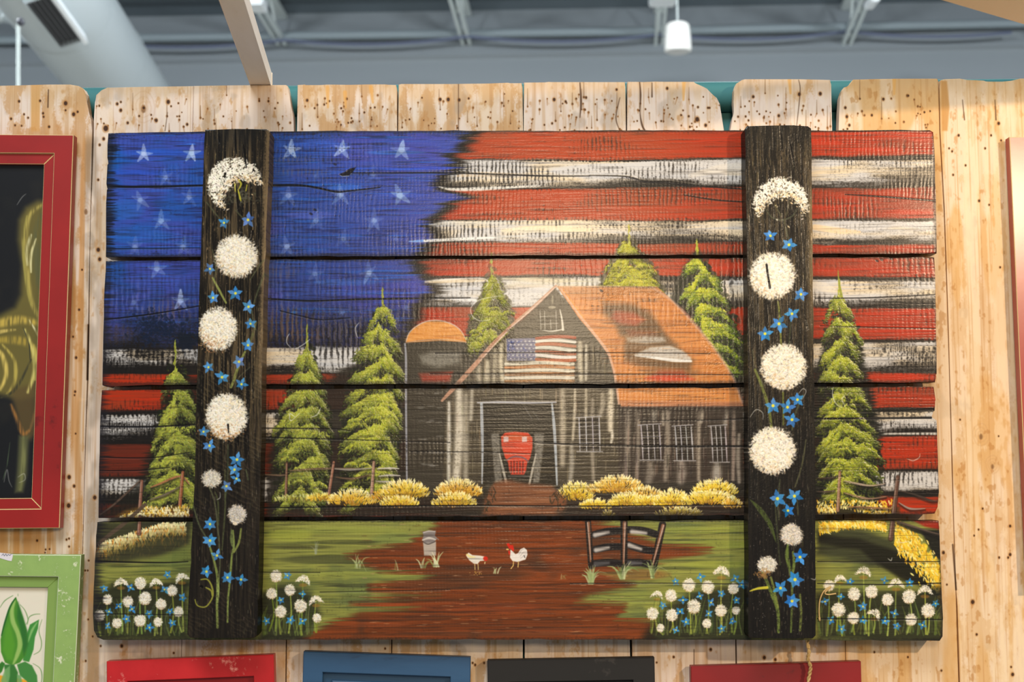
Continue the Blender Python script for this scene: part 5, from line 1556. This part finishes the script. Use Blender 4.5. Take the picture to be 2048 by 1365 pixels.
# pipe and drooping cable along the far wall
t = mesh_obj('conduit', tube([Vector(at(x, y, YW - 0.2)) for x, y in ((-300, 84), (700, 70), (1300, 62), (2048, 46), (2600, 36))], 0.042, 10), plain('conduit_pale', (140, 153, 160), 0.6), wall_rear)
cp = []
for x0_, x1_, y0_, y1_ in ((190, 566, 82, 77), (566, 934, 77, 70), (934, 1318, 70, 66), (1318, 1692, 66, 60), (1692, 2070, 60, 56)):
    for k in range(8):
        q = k / 8
        cp.append(Vector(at(x0_ + (x1_ - x0_) * q, y0_ + (y1_ - y0_) * q + 12 * 4 * q * (1 - q) + 3, YW - 0.3)))
t = mesh_obj('cable', tube(cp, 0.016, 8), plain('cable_blue_grey', (88, 98, 124), 0.5), wall_rear)

# round air duct, upper left
M_duct = worn_paint('duct_spiral_grey', (176, 186, 190), (168, 178, 184), 0.2, 2.0, 0.45, (170, 180, 185), 0.0)
Pl, Pu = Vector(at(236, 168, 8.9)), Vector(at(115, 0, 7.05))
ax = (Pu - Pl).normalized()
duct = empty('air_duct', Pl, 'big round pale grey air duct under the roof, upper left', 'duct')
RD = 0.335
mesh_obj('duct_body', tube([Pl - ax * 3.0, Pl, Pu, Pu + ax * 2.5], RD, 40), M_duct, duct, True)
for q in (-0.55, 0.62, 1.75):
    b = tube([Pl + ax * (q - .012), Pl + ax * q, Pl + ax * (q + .012)], [RD + .002, RD + .007, RD + .002], 40, False)
    mesh_obj('seam_band', b, M_duct, duct, True)
tow = (Vector(CAM) - Pu)
tow = (tow - ax * tow.dot(ax)).normalized()
sd = ax.cross(tow).normalized()
if sd.x > 0:
    sd = -sd
nrm = (tow * 0.95 + sd * 0.25).normalized()
tn = ax.cross(nrm).normalized()
ctr = Pu + ax * 0.52 + nrm * (RD + .005)
reg = bmesh.new()


def obox(bm, c0, a, la, b, lb, c, lc):
    vs = [bm.verts.new(c0 + a * la * i + b * lb * j + c * lc * k) for i in (-.5, .5) for j in (-.5, .5) for k in (-.5, .5)]
    for q in ((0, 1, 3, 2), (4, 6, 7, 5), (0, 4, 5, 1), (2, 3, 7, 6), (0, 2, 6, 4), (1, 5, 7, 3)):
        bm.faces.new([vs[i] for i in q])


lit = 1 if proj(*(ctr + tn))[0] > proj(*(ctr - tn))[0] else -1
obox(reg, ctr - tn * lit * .080, ax, .84, tn, .012, nrm, .05)
for sgn in (-1, 1):
    obox(reg, ctr + ax * sgn * .41, ax, .012, tn, .15, nrm, .05)
r_ = mesh_obj('register_frame', reg, M_duct, duct)
lipm = bmesh.new()
obox(lipm, ctr + tn * lit * .086, ax, .86, tn, .026, nrm, .09)  # right side white, left grey: light from the right put into the colour
mesh_obj('register_lit_side', lipm, M_white, duct)
gr_ = bmesh.new()
obox(gr_, ctr - nrm * .012, ax, .80, tn, .145, nrm, .02)
rb = mesh_obj('register_throat', gr_, plain('register_dark', (52, 54, 58), 0.7), duct)
for k in range(5):
    s_ = bmesh.new()
    obox(s_, ctr + tn * (k - 2) * .029 + nrm * .008, ax, .80, tn, .006, nrm, .02)
    mesh_obj('register_slat', s_, plain('register_slat_grey', (82, 84, 88), .6) if k == 0 else bpy.data.materials['register_slat_grey'], r_)
# short branch going left, ringed at its mouth
B0, B1 = Vector(at(40, -8, 7.6)), Vector(at(-180, -50, 7.0))
mesh_obj('branch', tube([B0, B1], 0.20, 28), M_duct, duct, True)
Bm = B0 + (B1 - B0) * .22
dB = (B1 - B0).normalized()
mesh_obj('branch_ring', tube([Bm - dB * .03, Bm + dB * .03], .212, 28), M_duct, duct, True)

rod = empty('drop_rod', at(37, 168, 5.2))
rod.parent = ceiling
mesh_obj('shaft', tube([at(36.5, 46, 5.2), at(36.5, 300, 5.2)], .009, 8), plain('rod_pale', (172, 182, 180), .5), rod)
bm = bmesh.new()
bmesh.ops.create_uvsphere(bm, u_segments=12, v_segments=8, radius=.022, matrix=Matrix.Translation(Vector(at(41, 44, 5.2))))
mesh_obj('clip', bm, plain('clip_dark', (58, 60, 70), .5), rod, True)

# white pendant loudspeaker
YS = 9.0
kx = (YS - CAM[1]) / FPX
top, bot = Vector(at(1355, 46, YS)), Vector(at(1355, 103, YS))
ps = empty('pendant_speaker', bot, 'white cylindrical pendant speaker hanging from the roof', 'speaker')
zt, zb = top.z, bot.z
prof = [(.30, 0), (.72, .02), (.84, .07), (.90, .16), (.96, .5), (1.0, .9), (.98, .97), (.90, 1.0), (.6, .985)]
bm = bmesh.new()
rings = []
for r, q in prof:
    rings.append([bm.verts.new((top.x + r * 27.5 * kx * math.cos(a), YS + r * 27.5 * kx * math.sin(a), zt + (zb - zt) * q)) for a in (2 * math.pi * k / 32 for k in range(32))])
for a, b in zip(rings, rings[1:]):
    for k in range(32):
        bm.faces.new((a[k], a[(k + 1) % 32], b[(k + 1) % 32], b[k]))
bm.faces.new(rings[0])
bm.faces.new(rings[-1][::-1])
mesh_obj('body', bm, plain('speaker_white', (236, 236, 232), .45), ps, True)
mesh_obj('grille', tube([(top.x, YS, zb + .012), (top.x, YS, zb - .004)], 23 * kx, 28), plain('grille_grey', (196, 198, 198), .7), ps)
mesh_obj('cord', tube([(top.x, YS, zt), (top.x, YS, zt + .9)], .007, 8), M_joist, ps)

# ================= fence of reclaimed planks =================
print('painting wall')
C_wall = paint_wall()
M_plank = brushed('reclaimed_plank', C_wall, 0.62, 0.5, 0.0016, 0.25, 'MIRROR')
uvw = canvas_uv(C_wall)
wall = empty('wall_back', (0, 0.01, 0), 'booth wall of upright reclaimed pine planks', None, None, 'structure')
PLANK_TOP = {
    2: [(-22, 172), (40, 171), (95, 171), (100, 169), (140, 169), (157, 172), (166, 177), (171, 187), (174, 205), (177, 228), (182, 240), (184, 262)],
    3: [(188, 262), (188, 235), (190, 205), (192, 190), (203, 180), (214, 175), (280, 174), (387, 172)],
    4: [(387.5, 172), (470, 171), (572, 170), (576, 173), (579, 190), (583, 215), (587, 232), (588, 262)],
    5: [(594, 262), (595, 170), (610, 169), (612, 172), (640, 172), (655, 169), (700, 170), (742, 169), (770, 169), (792, 170), (794, 180), (794, 262)],
    6: [(796, 262), (797, 169), (803, 168), (900, 168), (980, 167), (1016, 167), (1020, 166), (1043, 166), (1045, 175), (1046, 262)],
    7: [(1047.5, 262), (1048, 164.5), (1090, 164.5), (1098, 165), (1102, 163.5), (1250, 163.5), (1251, 175), (1252, 262)],
    8: [(1254.5, 262), (1255, 163.5), (1280, 164), (1284, 164.5), (1310, 163.5), (1388, 163.5), (1394, 170), (1404, 172), (1414, 177), (1422, 186), (1434, 196), (1440, 208), (1443, 230), (1448, 262)],
    9: [(1460, 262), (1464, 240), (1469, 226), (1467, 205), (1468, 180), (1472, 168), (1484, 160), (1490, 159), (1600, 159), (1660, 160), (1662, 170), (1664, 262)],
    10: [(1677, 262), (1678, 225), (1680, 195), (1684, 182), (1688, 175), (1699, 172), (1702, 165), (1706, 159.5), (1760, 158.5), (1800, 158), (1874, 157.5), (1877, 163), (1878, 262)],
    11: [(1881, 262), (1879.5, 175), (1882, 160), (1890, 158), (1920, 157), (1935, 160), (1950, 162), (1968, 161), (1978, 165), (2005, 165), (2020, 162), (2040, 157), (2084, 156), (2085, 262)],
}
GAPS = {2: ([(183, 330), (180.5, 440), (178, 560), (176, 660), (174, 760), (171, 860), (168, 980), (165, 1100), (160, 1280)], [(186, 330), (181.5, 440), (180, 520), (179, 640), (178, 700), (177, 760), (172.5, 860), (169, 980), (166, 1100), (160.5, 1280)])}
zbase = 0.0
for i in range(0, 15):
    if i < 2:
        T = [(joint_x(i, 172) + 1.5, 262), (joint_x(i, 172) + 1.5, 175), (joint_x(i + 1, 172) - 1.5, 174), (joint_x(i + 1, 172) - 1.5, 262)]
    elif i >= 12:
        T = [(joint_x(i, 172) + 1.5, 262), (joint_x(i, 172) + 1.5, 157), (joint_x(i + 1, 172) - 1.5, 156), (joint_x(i + 1, 172) - 1.5, 262)]
    else:
        T = PLANK_TOP[i]
    j = i + 1
    # right flank downwards then left flank upwards
    rgap = {2: 0, 3: .6, 4: 1.2, 5: 1.0, 6: 2.0, 7: 2.0, 8: 1.2, 9: 1.2, 10: .8}.get(i, 1.0)
    lgap = {3: 0, 4: .6, 5: 1.2, 6: 1.0, 7: 2.0, 8: 1.6, 9: 1.2, 10: 1.2, 11: 2.4}.get(i, 1.0)
    ys = [420, 600, 780, 960, 1140, 1300, 1460]
    Rr = [(joint_x(j, y) - rgap + random.Random(i * 50 + y).gauss(0, .5), y) for y in ys]
    Ll = [(joint_x(i, y) + lgap + random.Random(i * 70 + y).gauss(0, .5), y) for y in reversed(ys)]
    if i == 2:
        Rr = GAPS[2][0] + [(157, 1460)]
    if i == 3:
        Ll = [(157.5, 1460)] + GAPS[2][1][::-1]
    if i == 11:
        Ll = [(joint_x(11, y) + (2.2 if y < 1040 else (1.2 if y < 1200 else 3.0)), y) for y in (1460, 1340, 1240, 1215, 1180, 1060, 900, 760, 600, 420)]
    O = [(x + random.Random(i).uniform(-.2, .2), y) for x, y in T] + Rr + Ll
    O = px_outline(O, 0.0)
    # carry the flanks straight down to the floor
    nT = len(T)
    kR, kL = nT + len(Rr) - 1, nT + len(Rr)
    pr, pl = O[kR], O[kL]
    O.insert(kL, (pl[0], zbase))
    O.insert(kL, (pr[0], zbase))
    off = random.Random(i * 3 + 1).uniform(-.0012, .0012)
    mesh_obj('plank', prism(O, 0.0 + off, 0.019 + off, 0.0012, 0, uvw, 1), M_plank, wall)
# rails nailed across the back
for z in (0.35, 1.25):
    b = box_between((-1.10, 0.040, z), (1.25, 0.040, z), 0.038, 0.09, bevel=0.002)
    mesh_obj('back_rail', b, plain('rail_pine', (206, 172, 126), .7), wall)

# teal drape on a pipe behind the fence
M_teal = worn_paint('teal_drape', (66, 128, 130), (58, 116, 120), 0.3, 40, 0.75, (60, 120, 124), 0.05)
pz = [Vector(at(x, y, 0.055)) for x, y in ((-420, 182), (2690, 152))]
R_p = 0.024
pz = [p - Vector((0, 0, R_p)) for p in pz]
dr = empty('pipe_drape', (0, 0.055, 0.02), 'teal drape hung over a pipe behind the plank fence', 'drape')
mesh_obj('pipe_sleeve', tube([pz[0] + (pz[1] - pz[0]) * (k / 40) for k in range(41)], R_p, 20), M_teal, dr, True)
bm = bmesh.new()
cols = 160
prev = None
for k in range(cols + 1):
    q = k / cols
    p = pz[0] + (pz[1] - pz[0]) * q
    w_ = .006 * math.sin(q * 150) + .004 * math.sin(q * 67 + 1)
    cur = [bm.verts.new((p.x, .061 + w_ * f + .002, z)) for z, f in ((p.z - R_p * .8, .15), (p.z - .10, .6), (1.2, 1), (.03, 1.2))]
    if prev:
        for a, b, c_, d in zip(prev, cur, cur[1:], prev[1:]):
            bm.faces.new((a, b, c_, d))
    prev = cur
mesh_obj('cloth', bm, M_teal, dr, True)

# ================= the painted sign =================
print('painting boards')
C_b = paint_boards()
C_s = paint_straps()
M_board = brushed('painted_board', C_b, 0.5, 0.8, 0.0014, 0.0, coat=0.42, coat_rough=0.26)
M_strap = brushed('painted_strap', C_s, 0.5, 0.8, 0.0016, 0.0, coat=0.30, coat_rough=0.25)
sign = empty('painted_sign', at(1036, 1282, 0.0), 'large plank sign painted with a barn on a stars and stripes sky, two black straps', 'sign')
BOARDS = [
    [(216, 266), (540, 263), (1200, 261), (1630, 261), (1860, 260), (1867, 264), (1870, 330), (1872, 420), (1874, 507), (1600, 509), (1180, 511), (600, 513), (211, 514), (212, 460), (213, 380), (218, 374), (212, 368), (214, 330), (220, 322), (214, 316), (215, 290)],
    [(211, 522), (600, 520), (1180, 518), (1600, 516), (1869, 515), (1871, 600), (1873, 690), (1874, 748), (1869, 753), (1871, 765), (1600, 766), (1180, 768), (600, 769), (216, 771), (212, 774), (204, 771), (206, 700), (208, 600)],
    [(203, 781), (600, 779), (1180, 777), (1600, 775), (1868, 774), (1871, 800), (1870, 822), (1863, 826), (1860, 833), (1862, 838), (1874, 841), (1876, 920), (1878, 985), (1876, 1015), (1870, 1028), (1600, 1030), (1180, 1032), (600, 1034), (196, 1037), (198, 960), (200, 855)],
    [(194, 1045), (600, 1043), (1180, 1042), (1600, 1042), (1878, 1042), (1880, 1100), (1884, 1200), (1886, 1274), (1880, 1283), (1600, 1281), (1180, 1280), (600, 1280), (206, 1281), (194, 1276), (187, 1262), (186, 1230), (189, 1150)],
]
for k, P in enumerate(BOARDS):
    O = px_outline(ragged(P, 26, 0.55, 90 + k), Y_SIGN)
    mesh_obj('board', prism(O, Y_SIGN, Y_SIGN + .038, .0022, 0, canvas_uv(C_b), 2), M_board, sign)
STRAPS = [
    [(410, 259), (470, 258), (534, 258), (540, 264), (534, 430), (527, 600), (524, 760), (521, 940), (518, 1100), (514, 1270), (508, 1277), (440, 1277), (380, 1277), (374, 1270), (382, 1100), (390, 940), (394, 760), (398, 600), (404, 430)],
    [(1494, 252), (1560, 251), (1616, 252), (1623, 257), (1624, 430), (1626, 600), (1628, 760), (1630, 940), (1631, 1100), (1632, 1272), (1626, 1278), (1560, 1278), (1500, 1277), (1496, 1270), (1497, 1100), (1497, 940), (1496, 760), (1495, 600), (1493, 430), (1490, 258)],
]
for k, P in enumerate(STRAPS):
    O = px_outline(ragged(P, 24, 0.5, 190 + k), Y_STRAP)
    o = mesh_obj('strap', prism(O, Y_STRAP, Y_SIGN, .0022, 0, canvas_uv(C_s), 2), M_strap, sign)
    o['label'] = ('black strap with seed heads, nearer the star field', 'black strap with seed heads, across the stripes')[k]
for py in (380, 1160):
    a, b = Vector(at(420, py, 0)), Vector(at(1640, py, 0))
    mesh_obj('hanging_cleat', box_between((a.x, -.006, a.z), (b.x, -.006, b.z), .012, .05, bevel=0), bpy.data.materials['rail_pine'], sign)

# ================= framed pictures =================
M_scuff = plain('bare_white_edge', (222, 230, 200), .6)
M_tan = plain('bare_wood_edge', (222, 196, 140), .6)


def inset(Q, d):
    n = len(Q)
    out = []
    for i in range(n):
        p0, p1, p2 = Vector(Q[i - 1]), Vector(Q[i]), Vector(Q[(i + 1) % n])
        e1, e2 = (p1 - p0).normalized(), (p2 - p1).normalized()
        n1, n2 = Vector((e1.y, -e1.x)), Vector((e2.y, -e2.x))     # inward for a clockwise outline
        k = d / (1 + n1.dot(n2))
        q = p1 + (n1 + n2) * k
        out.append((q.x, q.y))
    return out


def framed(name, label, quad, w1, w2, paint, inner, panel, uvp=None, yf=Y_FRAME, depth=None, step=.004, edge=None, inner_edge=None, panel_raise=0.0, wall_gap=0.008):
    """picture frame: four mitred rails, an inner moulding and the panel; quad = TL, TR, BR, BL in the photo"""
    Q = px_outline(quad, yf)
    base = (Q[2][0] + Q[3][0]) / 2, (Q[2][1] + Q[3][1]) / 2
    yb = -wall_gap
    root = empty(name, (base[0], 0, base[1]), label, 'picture')
    A_, B_ = Q, inset(Q, w1)
    for k in range(4):
        n = ('top_rail', 'side_rail', 'bottom_rail', 'side_rail')[k]
        seg = [A_[k], A_[(k + 1) % 4], B_[(k + 1) % 4], B_[k]]
        mesh_obj(n, prism(seg, yf, yb, .0009, 1 if edge else 0, None, 1, (0, 2)), [paint, edge or M_tan], root)
    C_ = inset(Q, w1 + w2)
    if w2:
        for k in range(4):
            seg = [B_[k], B_[(k + 1) % 4], C_[(k + 1) % 4], C_[k]]
            mesh_obj('inner_moulding', prism(seg, yf + step, yb, .0007, 1 if inner_edge else 0, None, 1), [inner, inner_edge or M_tan], root)
    else:
        C_ = B_
    yp = yf + .012
    mesh_obj('panel', prism(C_, yp, yb, 0, 0, uvp, 1), panel, root)
    if panel_raise:
        D_ = inset(C_, panel_raise)
        mesh_obj('raised_field', prism(D_, yp - .004, yp, .0035, 0, None, 2), paint, root)
    if wall_gap:
        E_ = inset(Q, .06)
        mesh_obj('hanging_block', prism([E_[0], E_[1], (E_[1][0], E_[1][1] - .04), (E_[0][0], E_[0][1] - .04)], yb, 0.0, 0, 0), M_tan, root)
    return root


C_st, C_bu = paint_steed(), paint_bud()
P_st = brushed('steed_panel', C_st, .35, .2, .0006, .4)
P_bu = brushed('bud_panel', C_bu, .45, .1, .0006, .4)
R1 = worn_paint('barn_red_paint', (160, 32, 30), (112, 22, 22), .35, 40, .38, (136, 26, 25))
R2 = worn_paint('scuffed_bright_red_paint', (204, 40, 44), (236, 150, 140), .42, 90, .34, (182, 30, 36), .3)
R3 = worn_paint('dark_red_paint', (142, 20, 24), (66, 22, 26), .5, 22, .45, (104, 18, 24))
R4 = worn_paint('satin_red_paint', (172, 70, 62), (160, 60, 54), .2, 40, .26, (160, 58, 52), .08)
BL = worn_paint('navy_blue_paint', (48, 86, 122), (34, 62, 92), .4, 30, .42, (38, 72, 106), .2, (1, 1, 5))
BK = worn_paint('soft_black_paint', (14, 12, 14), (44, 40, 38), .1, 60, .6, (10, 9, 11))
GRN = worn_paint('apple_green_paint', (150, 182, 102), (226, 230, 198), .45, 240, .5, (140, 172, 96), .25)
GR2 = worn_paint('apple_green_moulding', (132, 162, 82), (120, 150, 76), .2, 60, .5, (126, 156, 78))

framed('framed_picture', 'barn red frame around a dark painting of a golden animal tail, worn tan edges', [(-400, 266), (147, 270), (119, 1057), (-428, 1062)], .0285, .0158, R1, R1, P_st, canvas_uv(C_st), edge=M_tan, inner_edge=M_tan)
framed('framed_picture', 'apple green frame with white scuffs around a cream painting of a green bud', [(-250, 1107), (162, 1111), (144, 1470), (-268, 1470)], .0320, .0162, GRN, GR2, P_bu, canvas_uv(C_bu), step=.006, edge=M_scuff)
framed('framed_picture', 'bright red scuffed frame, tilted up to the right under the sign', [(213, 1324), (547, 1310), (558, 1690), (216, 1700)], .0300, 0, R2, R2, worn_paint('red_panel', (176, 30, 34), (150, 24, 28), .3, 40, .4), edge=None)
framed('framed_picture', 'navy blue frame with a raised panel under the sign', [(607, 1304), (941, 1316), (936, 1690), (596, 1680)], .0290, 0, BL, BL, BL, panel_raise=.012, edge=None)
framed('framed_picture', 'plain soft black frame under the middle of the sign', [(975, 1322), (1309, 1316), (1316, 1690), (978, 1695)], .0320, 0, BK, BK, BK, edge=None)
framed('framed_picture', 'dark red frame with blackened corners under the twine', [(1382, 1334), (1722, 1324), (1732, 1700), (1386, 1706)], .0320, 0, R3, R3, R3, edge=None)
framed('framed_picture', 'satin red frame lit by the spotlight, against the widest bright planks', [(2019, 274), (2430, 268), (2466, 1172), (2060, 1180)], .0330, .0150, R4, R4, plain('cream_panel', (230, 220, 200), .5), step=.003, edge=M_tan)

# handwritten price tag stuck over the top of the green frame
C_t = paint_tag()
M_tag = brushed('price_tag_paper', C_t, .6, .0, .0001, .3)
P = [(-30, 1103), (26, 1109), (25, 1116), (23, 1123), (16, 1122), (0, 1117), (-30, 1112)]
t = mesh_obj('price_tag', prism(px_outline(P, Y_FRAME - .0006), Y_FRAME - .0006, Y_FRAME, 0, 0, canvas_uv(C_t)), M_tag)
tag(t, 'small white paper tag with handwriting on top of the green frame', 'tag')

# ================= twine =================
M_tw = worn_paint('jute_twine', (206, 176, 120), (168, 132, 80), .5, 300, .8, (188, 156, 100), .6)
tw = empty('twine', at(1615, 1290, -.05), 'jute twine hanging below the sign in front of the dark red frame', 'string')


def strand(P, Y, r, ph, name, parent):
    Q = spline(P, 10)
    pts = []
    for k, (x, y) in enumerate(Q):
        w_ = math.sin(k * .55 + ph)
        v = math.cos(k * .55 + ph)
        p = Vector(at(x + w_ * 1.9, y, Y + v * .0013))
        pts.append(p)
    mesh_obj(name, tube(pts, r, 8), M_tw, parent, True)


for ph in (0, math.pi):
    strand([(1614, 1268), (1615, 1285), (1618, 1305), (1616, 1318), (1621, 1335), (1619, 1350), (1616, 1372), (1618, 1420)], -.0405, .0016, ph, 'strand', tw)
lp = empty('twine_loop', at(1640, 1240, Y_SIGN), 'thin tan string loop over the flowers on the lowest board', 'string')
mesh_obj('strand', tube([Vector(at(x, y, Y_SIGN - .0014)) for x, y in spline([(1672, 1188), (1656, 1190), (1650, 1186), (1662, 1174), (1648, 1183), (1640, 1200), (1638, 1222), (1639, 1240)], 6)], .0011, 8), M_tw, lp, True)
mesh_obj('knot', tube([at(1638.5, 1236, Y_SIGN - .002), at(1639.5, 1243, Y_SIGN - .002)], [.0018, .0012], 8), M_tw, lp, True)

# ================= timber of the booth frame =================
def on_level(px, py, z):
    d = Vector(at(px, py, 0.0)) - Vector(CAM)
    t = (z - CAM[2]) / d.z
    return Vector(CAM) + d * t


M_lath = worn_paint('raw_lath', (250, 238, 222), (222, 196, 160), .25, 30, .7, (242, 228, 208), .1, (6, 1, 6))
M_brace = worn_paint('brace_pine', (248, 224, 186), (226, 192, 146), .3, 26, .65, (240, 212, 170), .1)
zt = at(522, 169.5, 0.0)[2]
F0, F1 = on_level(501, 170, zt), on_level(437, 0, zt)
G0, G1 = on_level(541, 168.5, zt), on_level(490, 0, zt)
a0, a1 = (F0 + G0) / 2, (F1 + G1) / 2
dd = (a1 - a0).normalized()
a0 = a0 - dd * .012
a1 = a0 + dd * 1.3
wd = (G0 - F0).length
b = box_between(a0 + Vector((0, 0, .0105)), a1 + Vector((0, 0, .0105)), wd, .021, bevel=.0012)
tag(mesh_obj('furring_strip', b, M_lath), 'pale furring strip reaching forward from the top of the second plank', 'lumber')
zb = CAM[2] + .56
h0, h1 = on_level(1878, 0, zb), on_level(2048, 50, zb)
dd = (h1 - h0).normalized()
sdv = Vector((dd.y, -dd.x, 0)) * -1
if sdv.y > 0:
    sdv = -sdv
sdv = Vector((-dd.y, dd.x, 0))
if proj(*(h0 + sdv * .02))[1] > proj(*h0)[1]:
    sdv = -sdv
tend = (-.004 - h1.y) / dd.y
c0, c1 = h0 - dd * .5 + sdv * .045, h1 + dd * tend + sdv * .045
b = box_between(c0 + Vector((0, 0, .019)), c1 + Vector((0, 0, .019)), .09, .038, bevel=.002)
tag(mesh_obj('corner_brace', b, M_brace), 'warm pine corner brace crossing the upper right corner', 'lumber')
